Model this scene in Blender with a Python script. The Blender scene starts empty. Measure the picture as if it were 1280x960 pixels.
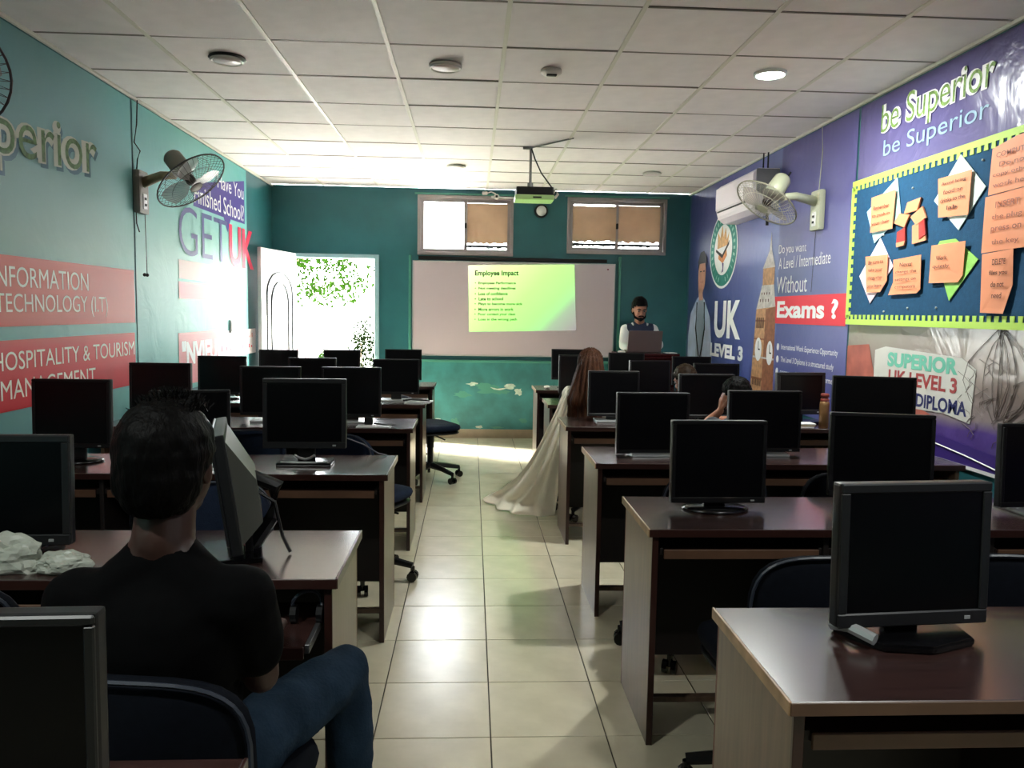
import bpy, bmesh, math, random
from mathutils import Vector, Matrix, noise, Euler
random.seed(7)
PI = math.pi
sc = bpy.context.scene
COL = sc.collection

# ------------------------------------------------------------------ camera
cam_d = bpy.data.cameras.new('camera')
cam = bpy.data.objects.new('camera', cam_d); COL.objects.link(cam)
FPX, PITCH, YAW, ROLL, CAMZ = 975.4, 0.0920, 0.05268, 0.01594, 1.443
fw = Vector((math.sin(YAW)*math.cos(PITCH), math.cos(YAW)*math.cos(PITCH), -math.sin(PITCH)))
rt = Vector((math.cos(YAW), -math.sin(YAW), 0)); up = rt.cross(fw)
r2 = math.cos(ROLL)*rt + math.sin(ROLL)*up; u2 = -math.sin(ROLL)*rt + math.cos(ROLL)*up
cam.matrix_world = Matrix(((r2.x, u2.x, -fw.x, 0), (r2.y, u2.y, -fw.y, 0), (r2.z, u2.z, -fw.z, CAMZ), (0, 0, 0, 1)))
cam_d.sensor_width = 36; cam_d.lens = FPX/1280*36; cam_d.clip_start = 0.05; cam_d.clip_end = 200
sc.camera = cam

# ------------------------------------------------------------------ world, lights, exposure
w = bpy.data.worlds.new('world'); sc.world = w; w.use_nodes = True
bg = w.node_tree.nodes['Background']; bg.inputs[0].default_value = (0.93, 0.97, 1.0, 1); bg.inputs[1].default_value = 9.0
sc.view_settings.view_transform = 'Standard'; sc.view_settings.look = 'None'
sc.view_settings.exposure = 1.95; sc.view_settings.gamma = 1.0; sc.view_settings.use_curve_mapping = False

XL, XR, YB, YF, H = -2.216, 2.457, 8.87, -2.6, 2.80

def area(name, loc, rot, sx, sy, power, col=(1, 1, 1), portal=False, spread=PI):
    l = bpy.data.lights.new(name, 'AREA'); l.shape = 'RECTANGLE'; l.size = sx; l.size_y = sy
    l.energy = power; l.color = col; l.spread = spread
    if portal: l.cycles.is_portal = True
    o = bpy.data.objects.new(name, l); COL.objects.link(o); o.location = loc; o.rotation_euler = rot
    return o
# area lights shine along local -Z; rot X=-90deg -> shines toward -Y
area('door_portal', (-1.55, YB+0.16, 1.03), (-PI/2, 0, 0), 0.9, 2.0, 1, portal=True)
area('window_portal', (-0.35, YB+0.16, 2.4), (-PI/2, 0, 0), 0.5, 0.55, 1, portal=True)
sl_ = bpy.data.lights.new('sun', 'SUN'); sl_.energy = 30; sl_.angle = 0.22; sl_.color = (1.0, 0.96, 0.88)
so = bpy.data.objects.new('sun', sl_); COL.objects.link(so); so.rotation_euler = Vector((0.80, -0.42, -0.62)).to_track_quat('-Z', 'Y').to_euler()
for lx, ly in ((1.65, 4.42), (-1.35, 0.6), (1.65, 0.6)):  # first is the glowing fixture; other two are unseen fill lamps, added
    p = 14 if ly > 4 else 8
    l = bpy.data.lights.new('downlight_and_fill', 'AREA'); l.shape = 'DISK'; l.size = 0.15; l.energy = p; l.color = (0.96, 1.0, 0.95)
    o = bpy.data.objects.new('downlight_and_fill', l); COL.objects.link(o); o.location = (lx, ly, H-0.03)

# ------------------------------------------------------------------ materials
def s2l(c):
    return tuple((x/12.92 if x <= 0.04045 else ((x+0.055)/1.055)**2.4) for x in (v/255 for v in c))
MATS = {}
def mat(name, rgb, rough=0.5, metal=0.0, spec=0.5, var=0.0, vscale=6.0, bump=0.0, bscale=40.0, emit=0.0, trans=0.0, alpha=1.0, stretch=(1, 1, 1), coat=0.0, rnd=0.0, sheen=0.0):
    if name in MATS: return MATS[name]
    if name.endswith('_print'): rough = max(rough, .5); spec = .2
    m = bpy.data.materials.new(name); m.use_nodes = True; nt = m.node_tree; N = nt.nodes; L = nt.links
    b = N['Principled BSDF']; c = s2l(rgb)
    b.inputs['Base Color'].default_value = (*c, 1); b.inputs['Roughness'].default_value = rough
    b.inputs['Metallic'].default_value = metal; b.inputs['Specular IOR Level'].default_value = spec
    b.inputs['Transmission Weight'].default_value = trans; b.inputs['Alpha'].default_value = alpha
    b.inputs['Coat Weight'].default_value = coat; b.inputs['Coat Roughness'].default_value = 0.24; b.inputs['Sheen Weight'].default_value = sheen
    if emit: b.inputs['Emission Color'].default_value = (*c, 1); b.inputs['Emission Strength'].default_value = emit
    if var or bump:
        tc = N.new('ShaderNodeTexCoord'); mp = N.new('ShaderNodeMapping'); L.new(tc.outputs['Object'], mp.inputs['Vector'])
        mp.inputs['Scale'].default_value = stretch
    if var:
        n = N.new('ShaderNodeTexNoise'); n.inputs['Scale'].default_value = vscale; n.inputs['Detail'].default_value = 5
        L.new(mp.outputs[0], n.inputs['Vector'])
        r = N.new('ShaderNodeValToRGB'); r.color_ramp.elements[0].position = 0.3; r.color_ramp.elements[1].position = 0.7
        r.color_ramp.elements[0].color = (*[x*(1-var) for x in c], 1); r.color_ramp.elements[1].color = (*[min(1, x*(1+var)) for x in c], 1)
        L.new(n.outputs['Fac'], r.inputs['Fac']); out = r.outputs['Color']
        if rnd:
            oi = N.new('ShaderNodeObjectInfo'); mr = N.new('ShaderNodeMapRange'); mr.inputs['To Min'].default_value = 1-rnd; mr.inputs['To Max'].default_value = 1+rnd*0.4
            L.new(oi.outputs['Random'], mr.inputs['Value']); hs = N.new('ShaderNodeHueSaturation'); L.new(out, hs.inputs['Color']); L.new(mr.outputs[0], hs.inputs['Value']); out = hs.outputs[0]
        L.new(out, b.inputs['Base Color'])
    if bump:
        n2 = N.new('ShaderNodeTexNoise'); n2.inputs['Scale'].default_value = bscale; n2.inputs['Detail'].default_value = 4
        L.new(mp.outputs[0], n2.inputs['Vector']); bp = N.new('ShaderNodeBump'); bp.inputs['Strength'].default_value = bump; bp.inputs['Distance'].default_value = 0.01
        L.new(n2.outputs['Fac'], bp.inputs['Height']); L.new(bp.outputs[0], b.inputs['Normal'])
    MATS[name] = m; return m

def ramp_mat(name, axis, lo, hi, stops, rough=0.4, noisy=0.15, nscale=1.2, emit=0.0, bump=0.0, vert=None, spec=0.5):
    """print colours as a gradient along one object axis (a printed vinyl / slide)"""
    m = bpy.data.materials.new(name); m.use_nodes = True; nt = m.node_tree; N = nt.nodes; L = nt.links; b = N['Principled BSDF']
    tc = N.new('ShaderNodeTexCoord'); sp = N.new('ShaderNodeSeparateXYZ'); L.new(tc.outputs['Object'], sp.inputs[0])
    mr = N.new('ShaderNodeMapRange'); mr.inputs['From Min'].default_value = lo; mr.inputs['From Max'].default_value = hi
    L.new(sp.outputs[axis], mr.inputs['Value'])
    nz = N.new('ShaderNodeTexNoise'); nz.inputs['Scale'].default_value = nscale; nz.inputs['Detail'].default_value = 4; L.new(tc.outputs['Object'], nz.inputs['Vector'])
    ma = N.new('ShaderNodeMath'); ma.operation = 'MULTIPLY_ADD'; L.new(nz.outputs['Fac'], ma.inputs[0]); ma.inputs[1].default_value = noisy; L.new(mr.outputs[0], ma.inputs[2])
    mb = N.new('ShaderNodeMath'); mb.operation = 'SUBTRACT'; L.new(ma.outputs[0], mb.inputs[0]); mb.inputs[1].default_value = noisy*0.5
    r = N.new('ShaderNodeValToRGB'); L.new(mb.outputs[0], r.inputs['Fac'])
    def fill(rr, st):
        while len(rr.color_ramp.elements) < len(st): rr.color_ramp.elements.new(0.5)
        for e, (p, c) in zip(rr.color_ramp.elements, st): e.position = p; e.color = (*s2l(c), 1)
    fill(r, stops); out = r.outputs['Color']
    if vert:   # (axis, lo, hi, stops(values factor), second stops)
        ax2, lo2, hi2, st2, fac = vert
        mr2 = N.new('ShaderNodeMapRange'); mr2.inputs['From Min'].default_value = lo2; mr2.inputs['From Max'].default_value = hi2; L.new(sp.outputs[ax2], mr2.inputs['Value'])
        rb = N.new('ShaderNodeValToRGB'); L.new(mr2.outputs[0], rb.inputs['Fac']); fill(rb, st2)
        mx = N.new('ShaderNodeMix'); mx.data_type = 'RGBA'; mx.inputs[0].default_value = fac; L.new(out, mx.inputs[6]); L.new(rb.outputs['Color'], mx.inputs[7]); out = mx.outputs[2]
    L.new(out, b.inputs['Base Color']); b.inputs['Roughness'].default_value = rough; b.inputs['Specular IOR Level'].default_value = spec
    if emit:
        L.new(out, b.inputs['Emission Color']); b.inputs['Emission Strength'].default_value = emit; b.inputs['Base Color'].default_value = (0, 0, 0, 1)
        for lk in list(b.inputs['Base Color'].links): L.remove(lk)
        b.inputs['Base Color'].default_value = (0.02, 0.02, 0.02, 1)
    if bump:
        n2 = N.new('ShaderNodeTexNoise'); n2.inputs['Scale'].default_value = 3.0; n2.inputs['Detail'].default_value = 3; n2.inputs['Distortion'].default_value = 1.5
        L.new(tc.outputs['Object'], n2.inputs['Vector']); bp = N.new('ShaderNodeBump'); bp.inputs['Strength'].default_value = bump; bp.inputs['Distance'].default_value = 0.05
        L.new(n2.outputs['Fac'], bp.inputs['Height']); L.new(bp.outputs[0], b.inputs['Normal'])
    return m

# ------------------------------------------------------------------ mesh helpers
def tag(o, label=None, cat=None, group=None, kind=None):
    if label: o['label'] = label
    if cat: o['category'] = cat
    if group: o['group'] = group
    if kind: o['kind'] = kind
    return o
def empty(name, loc=(0, 0, 0), rz=0.0, label=None, cat=None, group=None, kind=None):
    o = bpy.data.objects.new(name, None); COL.objects.link(o); o.location = loc; o.rotation_euler = (0, 0, rz)
    return tag(o, label, cat, group, kind)
def obj(name, bm, m, parent=None, smooth=False, loc=None, label=None, kind=None):
    me = bpy.data.meshes.new(name); bm.normal_update(); bm.to_mesh(me); bm.free()
    for mm in (m if isinstance(m, (list, tuple)) else [m]): me.materials.append(mm)
    if smooth:
        for p in me.polygons: p.use_smooth = True
    o = bpy.data.objects.new(name, me); COL.objects.link(o)
    if parent is not None: o.parent = parent
    if loc is not None: o.location = loc
    if label: o['label'] = label
    if kind: o['kind'] = kind
    return o
def NB(): return bmesh.new()
def box(bm, x0, x1, y0, y1, z0, z1, bev=0.0, mtx=None, seg=1):
    r = bmesh.ops.create_cube(bm, size=1.0); vs = r['verts']
    M = Matrix.Translation(((x0+x1)/2, (y0+y1)/2, (z0+z1)/2)) @ Matrix.Diagonal((abs(x1-x0), abs(y1-y0), abs(z1-z0), 1))
    bmesh.ops.transform(bm, matrix=M, verts=vs)
    if bev:
        es = list({e for v in vs for e in v.link_edges})
        rr = bmesh.ops.bevel(bm, geom=es, offset=bev, segments=seg, profile=0.7, affect='EDGES')
        vs = list({v for f in rr['faces'] for v in f.verts} | {v for v in vs if v.is_valid})
    if mtx is not None: bmesh.ops.transform(bm, matrix=mtx, verts=vs)
    return bm
def rod(bm, a, b, ra, rb=None, n=10, cap=True):
    a = Vector(a); b = Vector(b); rb = ra if rb is None else rb
    d = b-a; L_ = d.length
    if L_ < 1e-6: return bm
    q = d.to_track_quat('Z', 'Y').to_matrix().to_4x4()
    M = Matrix.Translation((a+b)/2) @ q
    bmesh.ops.create_cone(bm, cap_ends=cap, segments=n, radius1=ra, radius2=rb, depth=L_, matrix=M); return bm
def tube(bm, pts, r, n=6):
    pts = [Vector(p) for p in pts]; rings = []
    for i, p in enumerate(pts):
        d = (pts[min(i+1, len(pts)-1)]-pts[max(i-1, 0)]).normalized()
        q = d.to_track_quat('Z', 'Y'); rr = r[i] if isinstance(r, (list, tuple)) else r
        rings.append([bm.verts.new(p+q @ Vector((rr*math.cos(2*PI*k/n), rr*math.sin(2*PI*k/n), 0))) for k in range(n)])
    for a, b in zip(rings, rings[1:]):
        for k in range(n): bm.faces.new((a[k], a[(k+1) % n], b[(k+1) % n], b[k]))
    bm.faces.new(rings[0][::-1]); bm.faces.new(rings[-1]); return bm
def sph(bm, c, r, n=12, rot=None):
    rr = r if isinstance(r, (tuple, list)) else (r, r, r)
    M = Matrix.Translation(c) @ (rot.to_matrix().to_4x4() if rot else Matrix.Identity(4)) @ Matrix.Diagonal((*rr, 1))
    bmesh.ops.create_uvsphere(bm, u_segments=n, v_segments=max(6, n//2+2), radius=1.0, matrix=M); return bm
def lathe(bm, prof, c=(0, 0, 0), n=20, M=None):
    rings = []
    for r, z in prof:
        rings.append([bm.verts.new(Vector((c[0]+r*math.cos(2*PI*k/n), c[1]+r*math.sin(2*PI*k/n), c[2]+z))) for k in range(n)])
    for a, b in zip(rings, rings[1:]):
        for k in range(n): bm.faces.new((a[k], a[(k+1) % n], b[(k+1) % n], b[k]))
    bm.faces.new(rings[0][::-1]); bm.faces.new(rings[-1])
    if M is not None: bmesh.ops.transform(bm, matrix=M, verts=[v for rg in rings for v in rg])
    return bm
def prism(bm, pts, fn, n0, n1):
    """extrude a 2D polygon (u,v) between depths n0..n1; fn(u,v,n)->Vector"""
    A = [bm.verts.new(fn(u, v, n1)) for u, v in pts]; B = [bm.verts.new(fn(u, v, n0)) for u, v in pts]
    bm.faces.new(A); bm.faces.new(B[::-1]); k = len(pts)
    for i in range(k): bm.faces.new((B[i], B[(i+1) % k], A[(i+1) % k], A[i]))
    return bm
# frames on the walls: u reads left to right, v is height, n comes out of the wall
FL = lambda u, v, n: Vector((XL+n, u, v))
FR = lambda u, v, n: Vector((XR-n, -u, v))      # u = -y on the right wall
FB = lambda u, v, n: Vector((u, YB-n, v))
def fixn(bm):
    bmesh.ops.recalc_face_normals(bm, faces=bm.faces[:]); return bm
def flat(name, fr, pts, n0, n1, m, parent=None, label=None):
    bm = NB(); prism(bm, pts, fr, n0, n1); fixn(bm); return obj(name, bm, m, parent, label=label)
def rect(u0, u1, v0, v1): return [(u0, v0), (u1, v0), (u1, v1), (u0, v1)]
def text_bm(bm, s, fr, u0, u1, v0, v1, n=0.004, th=0.002, bold=0.0, dz=0.0, skew=0.0, fit=None):
    cu = bpy.data.curves.new('t', 'FONT'); cu.body = s; cu.size = 1.0; cu.extrude = 0.0; cu.offset = bold; cu.resolution_u = 4
    ob = bpy.data.objects.new('t', cu); COL.objects.link(ob)
    dg = bpy.context.evaluated_depsgraph_get(); me = bpy.data.meshes.new_from_object(ob.evaluated_get(dg))
    bpy.data.objects.remove(ob); bpy.data.curves.remove(cu)
    co = [v.co.copy() for v in me.vertices]
    if not co: return bm
    a0 = min(c.x for c in co); a1 = max(c.x for c in co); b0 = min(c.y for c in co); b1 = max(c.y for c in co)
    vs = []
    for c in co:
        tu = (c.x-a0)/(a1-a0); tv = (c.y-b0)/(b1-b0)
        vs.append(bm.verts.new(fr(u0+tu*(u1-u0)+skew*tv, v0+tv*(v1-v0)+dz*tu, n)))
    for p in me.polygons:
        try: bm.faces.new([vs[i] for i in p.vertices])
        except ValueError: pass
    bpy.data.meshes.remove(me)
    return bm
def text(name, s, fr, u0, u1, v0, v1, m, parent=None, label=None, **k):
    bm = NB(); text_bm(bm, s, fr, u0, u1, v0, v1, **k); bmesh.ops.recalc_face_normals(bm, faces=bm.faces[:]) if False else None
    return obj(name, bm, m, parent, label=label)

def capsule(bm, a, b, ra, rb, n=12):
    a = Vector(a); b = Vector(b); sph(bm, a, ra, n); sph(bm, b, rb, n); rod(bm, a, b, ra, rb, n, cap=True)
def blob(name, prims, m, parent=None, voxel=0.012, smooth=4, disp=None, label=None):
    """one continuous surface grown over tapered limbs and ellipsoids"""
    bm = NB()
    for p in prims:
        if p[0] == 'c': capsule(bm, p[1], p[2], p[3], p[4])
        else: sph(bm, p[1], p[2], 16, p[3] if len(p) > 3 else None)
    me = bpy.data.meshes.new(name); bm.to_mesh(me); bm.free()
    o = bpy.data.objects.new(name, me); COL.objects.link(o)
    md = o.modifiers.new('r', 'REMESH'); md.mode = 'VOXEL'; md.voxel_size = voxel
    ms = o.modifiers.new('s', 'SMOOTH'); ms.iterations = smooth; ms.factor = 0.5
    dg = bpy.context.evaluated_depsgraph_get(); me2 = bpy.data.meshes.new_from_object(o.evaluated_get(dg))
    o.modifiers.clear(); o.data = me2; bpy.data.meshes.remove(me)
    if disp:
        nn = [v.normal.copy() for v in me2.vertices]
        for v, nv in zip(me2.vertices, nn): v.co += nv*disp(v.co)
    me2.materials.clear()
    for mm in (m if isinstance(m, (list, tuple)) else [m]): me2.materials.append(mm)
    for p in me2.polygons: p.use_smooth = True
    if parent is not None: o.parent = parent
    if label: o['label'] = label
    return o

# ------------------------------------------------------------------ palette
M_teal = mat('teal_wall_paint', (36, 98, 104), 0.45, var=0.12, vscale=3, bump=0.05, bscale=60)
M_teal_low = mat('weathered_teal_paint', (52, 122, 122), 0.5, var=0.25, vscale=5, bump=0.2, bscale=25)
M_teal_trim = mat('green_trim_paint', (70, 140, 122), 0.4)
M_plaster = mat('peeling_plaster', (190, 205, 190), 0.7, var=0.2, vscale=30)
M_greywall = mat('grey_side_wall', (70, 78, 84), 0.6, var=0.1)
M_ceil = mat('ceiling_tile_board', (236, 230, 229), 0.75, var=0.04, vscale=9, bump=0.15, bscale=160, rnd=0.05)
M_grid = mat('ceiling_grid_metal', (215, 212, 200), 0.5)
M_tile = mat('cream_floor_tile', (206, 198, 172), 0.25, var=0.08, vscale=7, bump=0.01, bscale=4, rnd=0.05, spec=0.6)
M_grout = mat('dark_grout', (58, 52, 44), 0.8)
M_skirt = mat('skirting_tile', (150, 135, 112), 0.3, var=0.12, vscale=9)
M_wood = mat('dark_cherry_laminate', (58, 38, 35), 0.2, var=0.22, vscale=5, stretch=(1.2, 14, 14), spec=1.0, coat=0.8)
M_side = mat('walnut_side_laminate', (96, 76, 60), 0.3, var=0.25, vscale=4, stretch=(14, 14, 1.2), spec=0.5)
M_dark = mat('dark_board', (24, 17, 15), 0.5, var=0.2, vscale=5)
M_edge = mat('beige_edge_band', (158, 128, 96), 0.45, var=0.3, vscale=18)
M_edged = mat('dark_edge_band', (48, 26, 22), 0.3)
M_tray = mat('brown_tray_edge', (92, 66, 50), 0.4, var=0.2, vscale=8)
M_blk = mat('black_plastic', (7, 7, 9), 0.42, spec=0.35)
M_blkg = mat('glossy_black_plastic', (8, 8, 10), 0.2)
M_gry = mat('charcoal_plastic', (24, 25, 27), 0.38)
M_scr = mat('dark_screen', (3, 3, 5), 0.3, spec=0.22)
M_silver = mat('silver_plastic', (170, 172, 172), 0.3, metal=0.3)
M_shell = mat('pale_grey_shell', (72, 75, 68), 0.45)
M_fab = mat('navy_chair_fabric', (24, 34, 52), 0.85, var=0.15, vscale=60, bump=0.2, bscale=250, spec=0.15)
M_fabd = mat('dark_chair_fabric', (12, 15, 22), 0.8, spec=0.08, var=0.15, vscale=60)
M_pipe = mat('grey_piping', (46, 52, 64), 0.4)
M_white = mat('white_paint', (225, 225, 222), 0.35)
M_whiteplastic = mat('white_plastic', (215, 212, 205), 0.35)
M_cream = mat('cream_plastic', (176, 178, 152), 0.4)
M_beige = mat('aged_beige_plastic', (150, 132, 100), 0.45, var=0.1)
M_alu = mat('window_aluminium', (150, 143, 142), 0.4, metal=0.2)
M_steel = mat('grey_steel', (120, 120, 120), 0.35, metal=0.8)
M_black = mat('matte_black', (5, 5, 5), 0.6)
M_skin = mat('brown_skin', (170, 116, 92), 0.5, var=0.08, vscale=20)
M_skind = mat('deep_brown_skin', (56, 33, 26), 0.5, var=0.08, vscale=20)
M_hair = mat('black_hair', (6, 5, 5), 0.55, spec=0.08, var=0.3, vscale=40, stretch=(1, 1, 0.2), bump=0.6, bscale=90)
M_hairb = mat('long_brown_hair', (66, 40, 26), 0.5, spec=0.12, var=0.45, vscale=30, stretch=(3, 3, 0.15), bump=0.6, bscale=60)
M_hairc = mat('brown_short_hair', (44, 34, 26), 0.5, spec=0.08, var=0.3, vscale=40)
M_shirtb = mat('black_cotton', (5, 5, 6), 0.9, spec=0.08, var=0.15, vscale=12, bump=0.15, bscale=30)
M_jean = mat('blue_denim', (34, 50, 66), 0.85, spec=0.08, var=0.3, vscale=10, bump=0.25, bscale=120)
M_dress = mat('cream_dress_cloth', (242, 235, 216), 0.75, var=0.05, vscale=10)
M_paper = mat('white_paper', (225, 225, 225), 0.6)

def R(*a): return rect(*a)

# ================================================================== THE SETTING
def struct(name, bm, m, **k):
    o = obj(name, bm, m, **k); o['kind'] = 'structure'; return o
T = 0.14
# floor slab with 40 cm tiles
fl = struct('floor', box(NB(), XL-T, XR+T, YF-T, YB+T, -0.12, -0.004), M_grout)
GX, GY, TS = 0.080, 2.535, 0.397
def tile_mesh():
    bm = NB(); g = 0.0022; box(bm, g, TS-g, g, TS-g, -0.008, 0.0, bev=0.0012)
    me = bpy.data.meshes.new('tile'); bm.to_mesh(me); bm.free(); me.materials.append(M_tile); return me
tm = tile_mesh()
rest = NB(); g = 0.0022
ix0 = math.floor((XL-GX)/TS); ix1 = math.ceil((XR-GX)/TS); iy0 = math.floor((YF-GY)/TS); iy1 = math.ceil((YB-GY)/TS)
for iy in range(iy0, iy1):
    for ix in range(ix0, ix1):
        x = GX+ix*TS; y = GY+iy*TS
        if x >= XL and x+TS <= XR and 1.3 <= y and y+TS <= YB+0.02:
            o = bpy.data.objects.new('tile', tm); COL.objects.link(o); o.parent = fl; o.location = (x, y, 0)
        else:
            x0 = max(x, XL); x1 = min(x+TS, XR); y0 = max(y, YF); y1 = min(y+TS, YB)
            if x1-x0 > 0.02 and y1-y0 > 0.02: box(rest, x0+g, x1-g, y0+g, y1-g, -0.008, 0.0)
o = obj('cut_tiles', rest, M_tile, fl); o['kind'] = 'stuff'

# walls
DX0, DX1, DZ = -2.0, -1.09, 2.045
W1 = (-0.615, 0.455, 2.065, 2.725); W2 = (1.06, 2.19, 2.11, 2.735)
bm = NB(); y0, y1 = YB, YB+T
box(bm, XL-T, DX0, y0, y1, 0, H); box(bm, DX0, DX1, y0, y1, DZ, H)
box(bm, DX1, W1[0], y0, y1, 0, H)
box(bm, W1[0], W1[1], y0, y1, 0, W1[2]); box(bm, W1[0], W1[1], y0, y1, W1[3], H)
box(bm, W1[1], W2[0], y0, y1, 0, H)
box(bm, W2[0], W2[1], y0, y1, 0, W2[2]); box(bm, W2[0], W2[1], y0, y1, W2[3], H)
box(bm, W2[1], XR+T, y0, y1, 0, H)
wb = struct('wall_back', bm, M_teal)
lowp = flat('lower_paint_band', FB, R(DX1+0.05, XR, 0.1, 0.87), 0, 0.004, M_teal_low, wb, 'paler weathered teal band under the board')
# peeling patches
random.seed(3)
for k, (u, v, a, b) in enumerate([(0.02, .62, .07, .02), (0.22, .55, .15, .05), (0.34, .53, .09, .022), (0.45, .6, .06, .03), (0.13, .6, .08, .03), (-.1, .5, .1, .03), (.54, .54, .05, .04), (-.3, .14, .14, .03), (-.18, .18, .05, .05), (.1, .125, .05, .015), (.3, .12, .07, .012), (.6, .2, .04, .03), (-.38, .2, .05, .02)]):
    pts = []
    for i in range(14):
        t = 2*PI*i/14; rr = 1+random.uniform(-.4, .35); pts.append((u+a*rr*math.cos(t), v+b*rr*math.sin(t)))
    flat('peeling_patch', FB, pts, 0.002, 0.0045 + 0.0003*k, M_teal_trim if k % 3 else M_plaster, wb)
flat('paint_curl', FB, [(0.22, .585), (.3, .568), (.38, .578), (.46, .59), (.4, .57), (.33, .552), (.26, .56)], 0.004, 0.016, M_plaster, wb)
struct('wall_left', box(NB(), XL-T, XL, YF-T, YB, 0, H), M_teal)
struct('wall_right', box(NB(), XR, XR+T, YF-T, YB, 0, H), M_teal)
struct('wall_rear', box(NB(), XL, XR, YF-T, YF, 0, H), M_greywall)
struct('baseboard_back', box(NB(), DX1+0.06, XR, YB-0.012, YB-0.004, 0, 0.10, 0.002), M_skirt)
o = bpy.data.objects['baseboard_back']
for i in range(9):
    x = DX1+0.06+0.4*i
    if x+0.395 < XR: obj('tile', box(NB(), x+0.002, x+0.398, YB-0.018, YB-0.012, 0.0, 0.098, 0.001), M_skirt, o)

# ceiling: board tiles on a metal grid
ce = struct('ceiling', box(NB(), XL-T, XR+T, YF-T, YB+T, H+0.03, H+0.15), M_greywall)
CX, CY, CS = -1.646, 4.169, 0.6
bm = NB(); box(bm, 0.008, CS-0.008, 0.008, CS-0.008, 0, 0.012, 0.002)
cm = bpy.data.meshes.new('ceiling_tile'); bm.to_mesh(cm); bm.free(); cm.materials.append(M_ceil)
jx0 = math.floor((XL-CX)/CS); jx1 = math.ceil((XR-CX)/CS); jy0 = math.floor((YF-CY)/CS); jy1 = math.ceil((YB-CY)/CS)
random.seed(11)
for jy in range(jy0, jy1):
    for jx in range(jx0, jx1):
        x = CX+jx*CS; y = CY+jy*CS
        cx0 = max(x, XL); cx1 = min(x+CS, XR); cy0 = max(y, YF); cy1 = min(y+CS, YB)
        if cx1-cx0 < 0.03 or cy1-cy0 < 0.03: continue
        if cx1-cx0 > CS-0.02 and cy1-cy0 > CS-0.02:
            o = bpy.data.objects.new('ceiling_tile', cm); COL.objects.link(o); o.location = (x, y, H+0.002)
            o.rotation_euler = (random.uniform(-.004, .004), random.uniform(-.004, .004), 0); o.parent = ce
        else:
            obj('ceiling_tile', box(NB(), cx0+0.006, cx1-0.006, cy0+0.006, cy1-0.006, H+0.002, H+0.014), M_ceil, ce)
for jx in range(jx0+1, jx1):
    x = CX+jx*CS; obj('grid_bar', box(NB(), x-0.011, x+0.011, YF, YB, H-0.004, H+0.004), M_grid, ce)
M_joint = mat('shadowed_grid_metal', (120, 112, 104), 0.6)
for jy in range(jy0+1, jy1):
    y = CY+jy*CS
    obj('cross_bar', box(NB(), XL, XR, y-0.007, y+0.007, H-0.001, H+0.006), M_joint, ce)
struct('trim_left', box(NB(), XL, XL+0.02, YF, YB, H-0.022, H-0.004, 0.002), M_grid)
struct('trim_right', box(NB(), XR-0.02, XR, YF, YB, H-0.022, H-0.004, 0.002), M_grid)

# door opening frame, open leaf
dr = empty('door_1', (0, 0, 0), kind='structure')
M_frame = mat('pale_blue_door_frame', (150, 185, 192), 0.4)
bm = NB(); box(bm, DX0-0.02, DX1+0.05, YB-0.03, YB+T, DZ-0.035, DZ+0.01, 0.004)
box(bm, DX1, DX1+0.05, YB-0.03, YB+T, 0, DZ-0.03, 0.004); box(bm, DX0-0.04, DX0, YB-0.03, YB+T, 0, DZ-0.03, 0.004)
obj('door_frame', bm, M_frame, dr)
# leaf: hinged at the left jamb, swung in along the left wall
lf = empty('door_leaf', (-1.965, YB-0.035, 0), math.radians(-101.5)); lf.parent = dr
LW = 0.84
bm = NB(); box(bm, 0, LW, -0.02, 0.02, 0.02, 2.05, 0.004)
leaf = obj('leaf_panel', bm, M_white, lf)
def arch(u0, u1, v0, v1, n=10):
    r = (u1-u0)/2; c = (u0+u1)/2
    return [(u0, v0)]+[(u1, v0)]+[(c+r*math.cos(t), v1-0.0+0.22*math.sin(t)) for t in [PI*i/n for i in range(n+1)]]
for s in (1, -1):
    fn = lambda u, v, n, s=s: Vector((u, s*(0.02+n), v))
    for (m_, a, b, c, d) in ((0.0, .12, .72, .86, 1.6), (0.05, .22, .62, .96, 1.5)):
        pts = arch(a, b, c, d); bmm = NB(); tube(bmm, [fn(u, v, 0.004) for u, v in pts+[pts[0]]], 0.009, 6); obj('arched_moulding', bmm, mat('grey_moulding', (60, 64, 66), 0.5), lf)
    bmm = NB(); tube(bmm, [fn(u, v, 0.004) for u, v in [(.12, .15), (.72, .15), (.72, .74), (.12, .74), (.12, .15)]], 0.009, 6); obj('square_moulding', bmm, MATS['grey_moulding'], lf)
bm = NB(); rod(bm, (LW-0.06, -0.05, 1.0), (LW-0.06, 0.05, 1.0), 0.01); rod(bm, (LW-0.06, 0.05, 1.0), (LW-0.17, 0.05, 1.0), 0.009); obj('handle', bm, M_steel, lf, label='grey metal lever handle')

# windows
def clear_glass(name):
    m = bpy.data.materials.new(name); m.use_nodes = True; b = m.node_tree.nodes['Principled BSDF']
    b.inputs['Base Color'].default_value = (1, 1, 1, 1); b.inputs['Roughness'].default_value = 0.0; b.inputs['Transmission Weight'].default_value = 1.0; b.inputs['IOR'].default_value = 1.05; return m
M_glass = clear_glass('clear_glass')
M_board = mat('brown_paper_board', (196, 168, 140), 0.7, var=0.1, vscale=5)
nt = M_board.node_tree; tr = nt.nodes.new('ShaderNodeBsdfTranslucent'); tr.inputs['Color'].default_value = (0.36, 0.29, 0.225, 1); mxs = nt.nodes.new('ShaderNodeMixShader'); mxs.inputs[0].default_value = 0.17
nt.links.new(nt.nodes['Principled BSDF'].outputs[0], mxs.inputs[1]); nt.links.new(tr.outputs[0], mxs.inputs[2]); nt.links.new(mxs.outputs[0], nt.nodes['Material Output'].inputs['Surface'])
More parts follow.
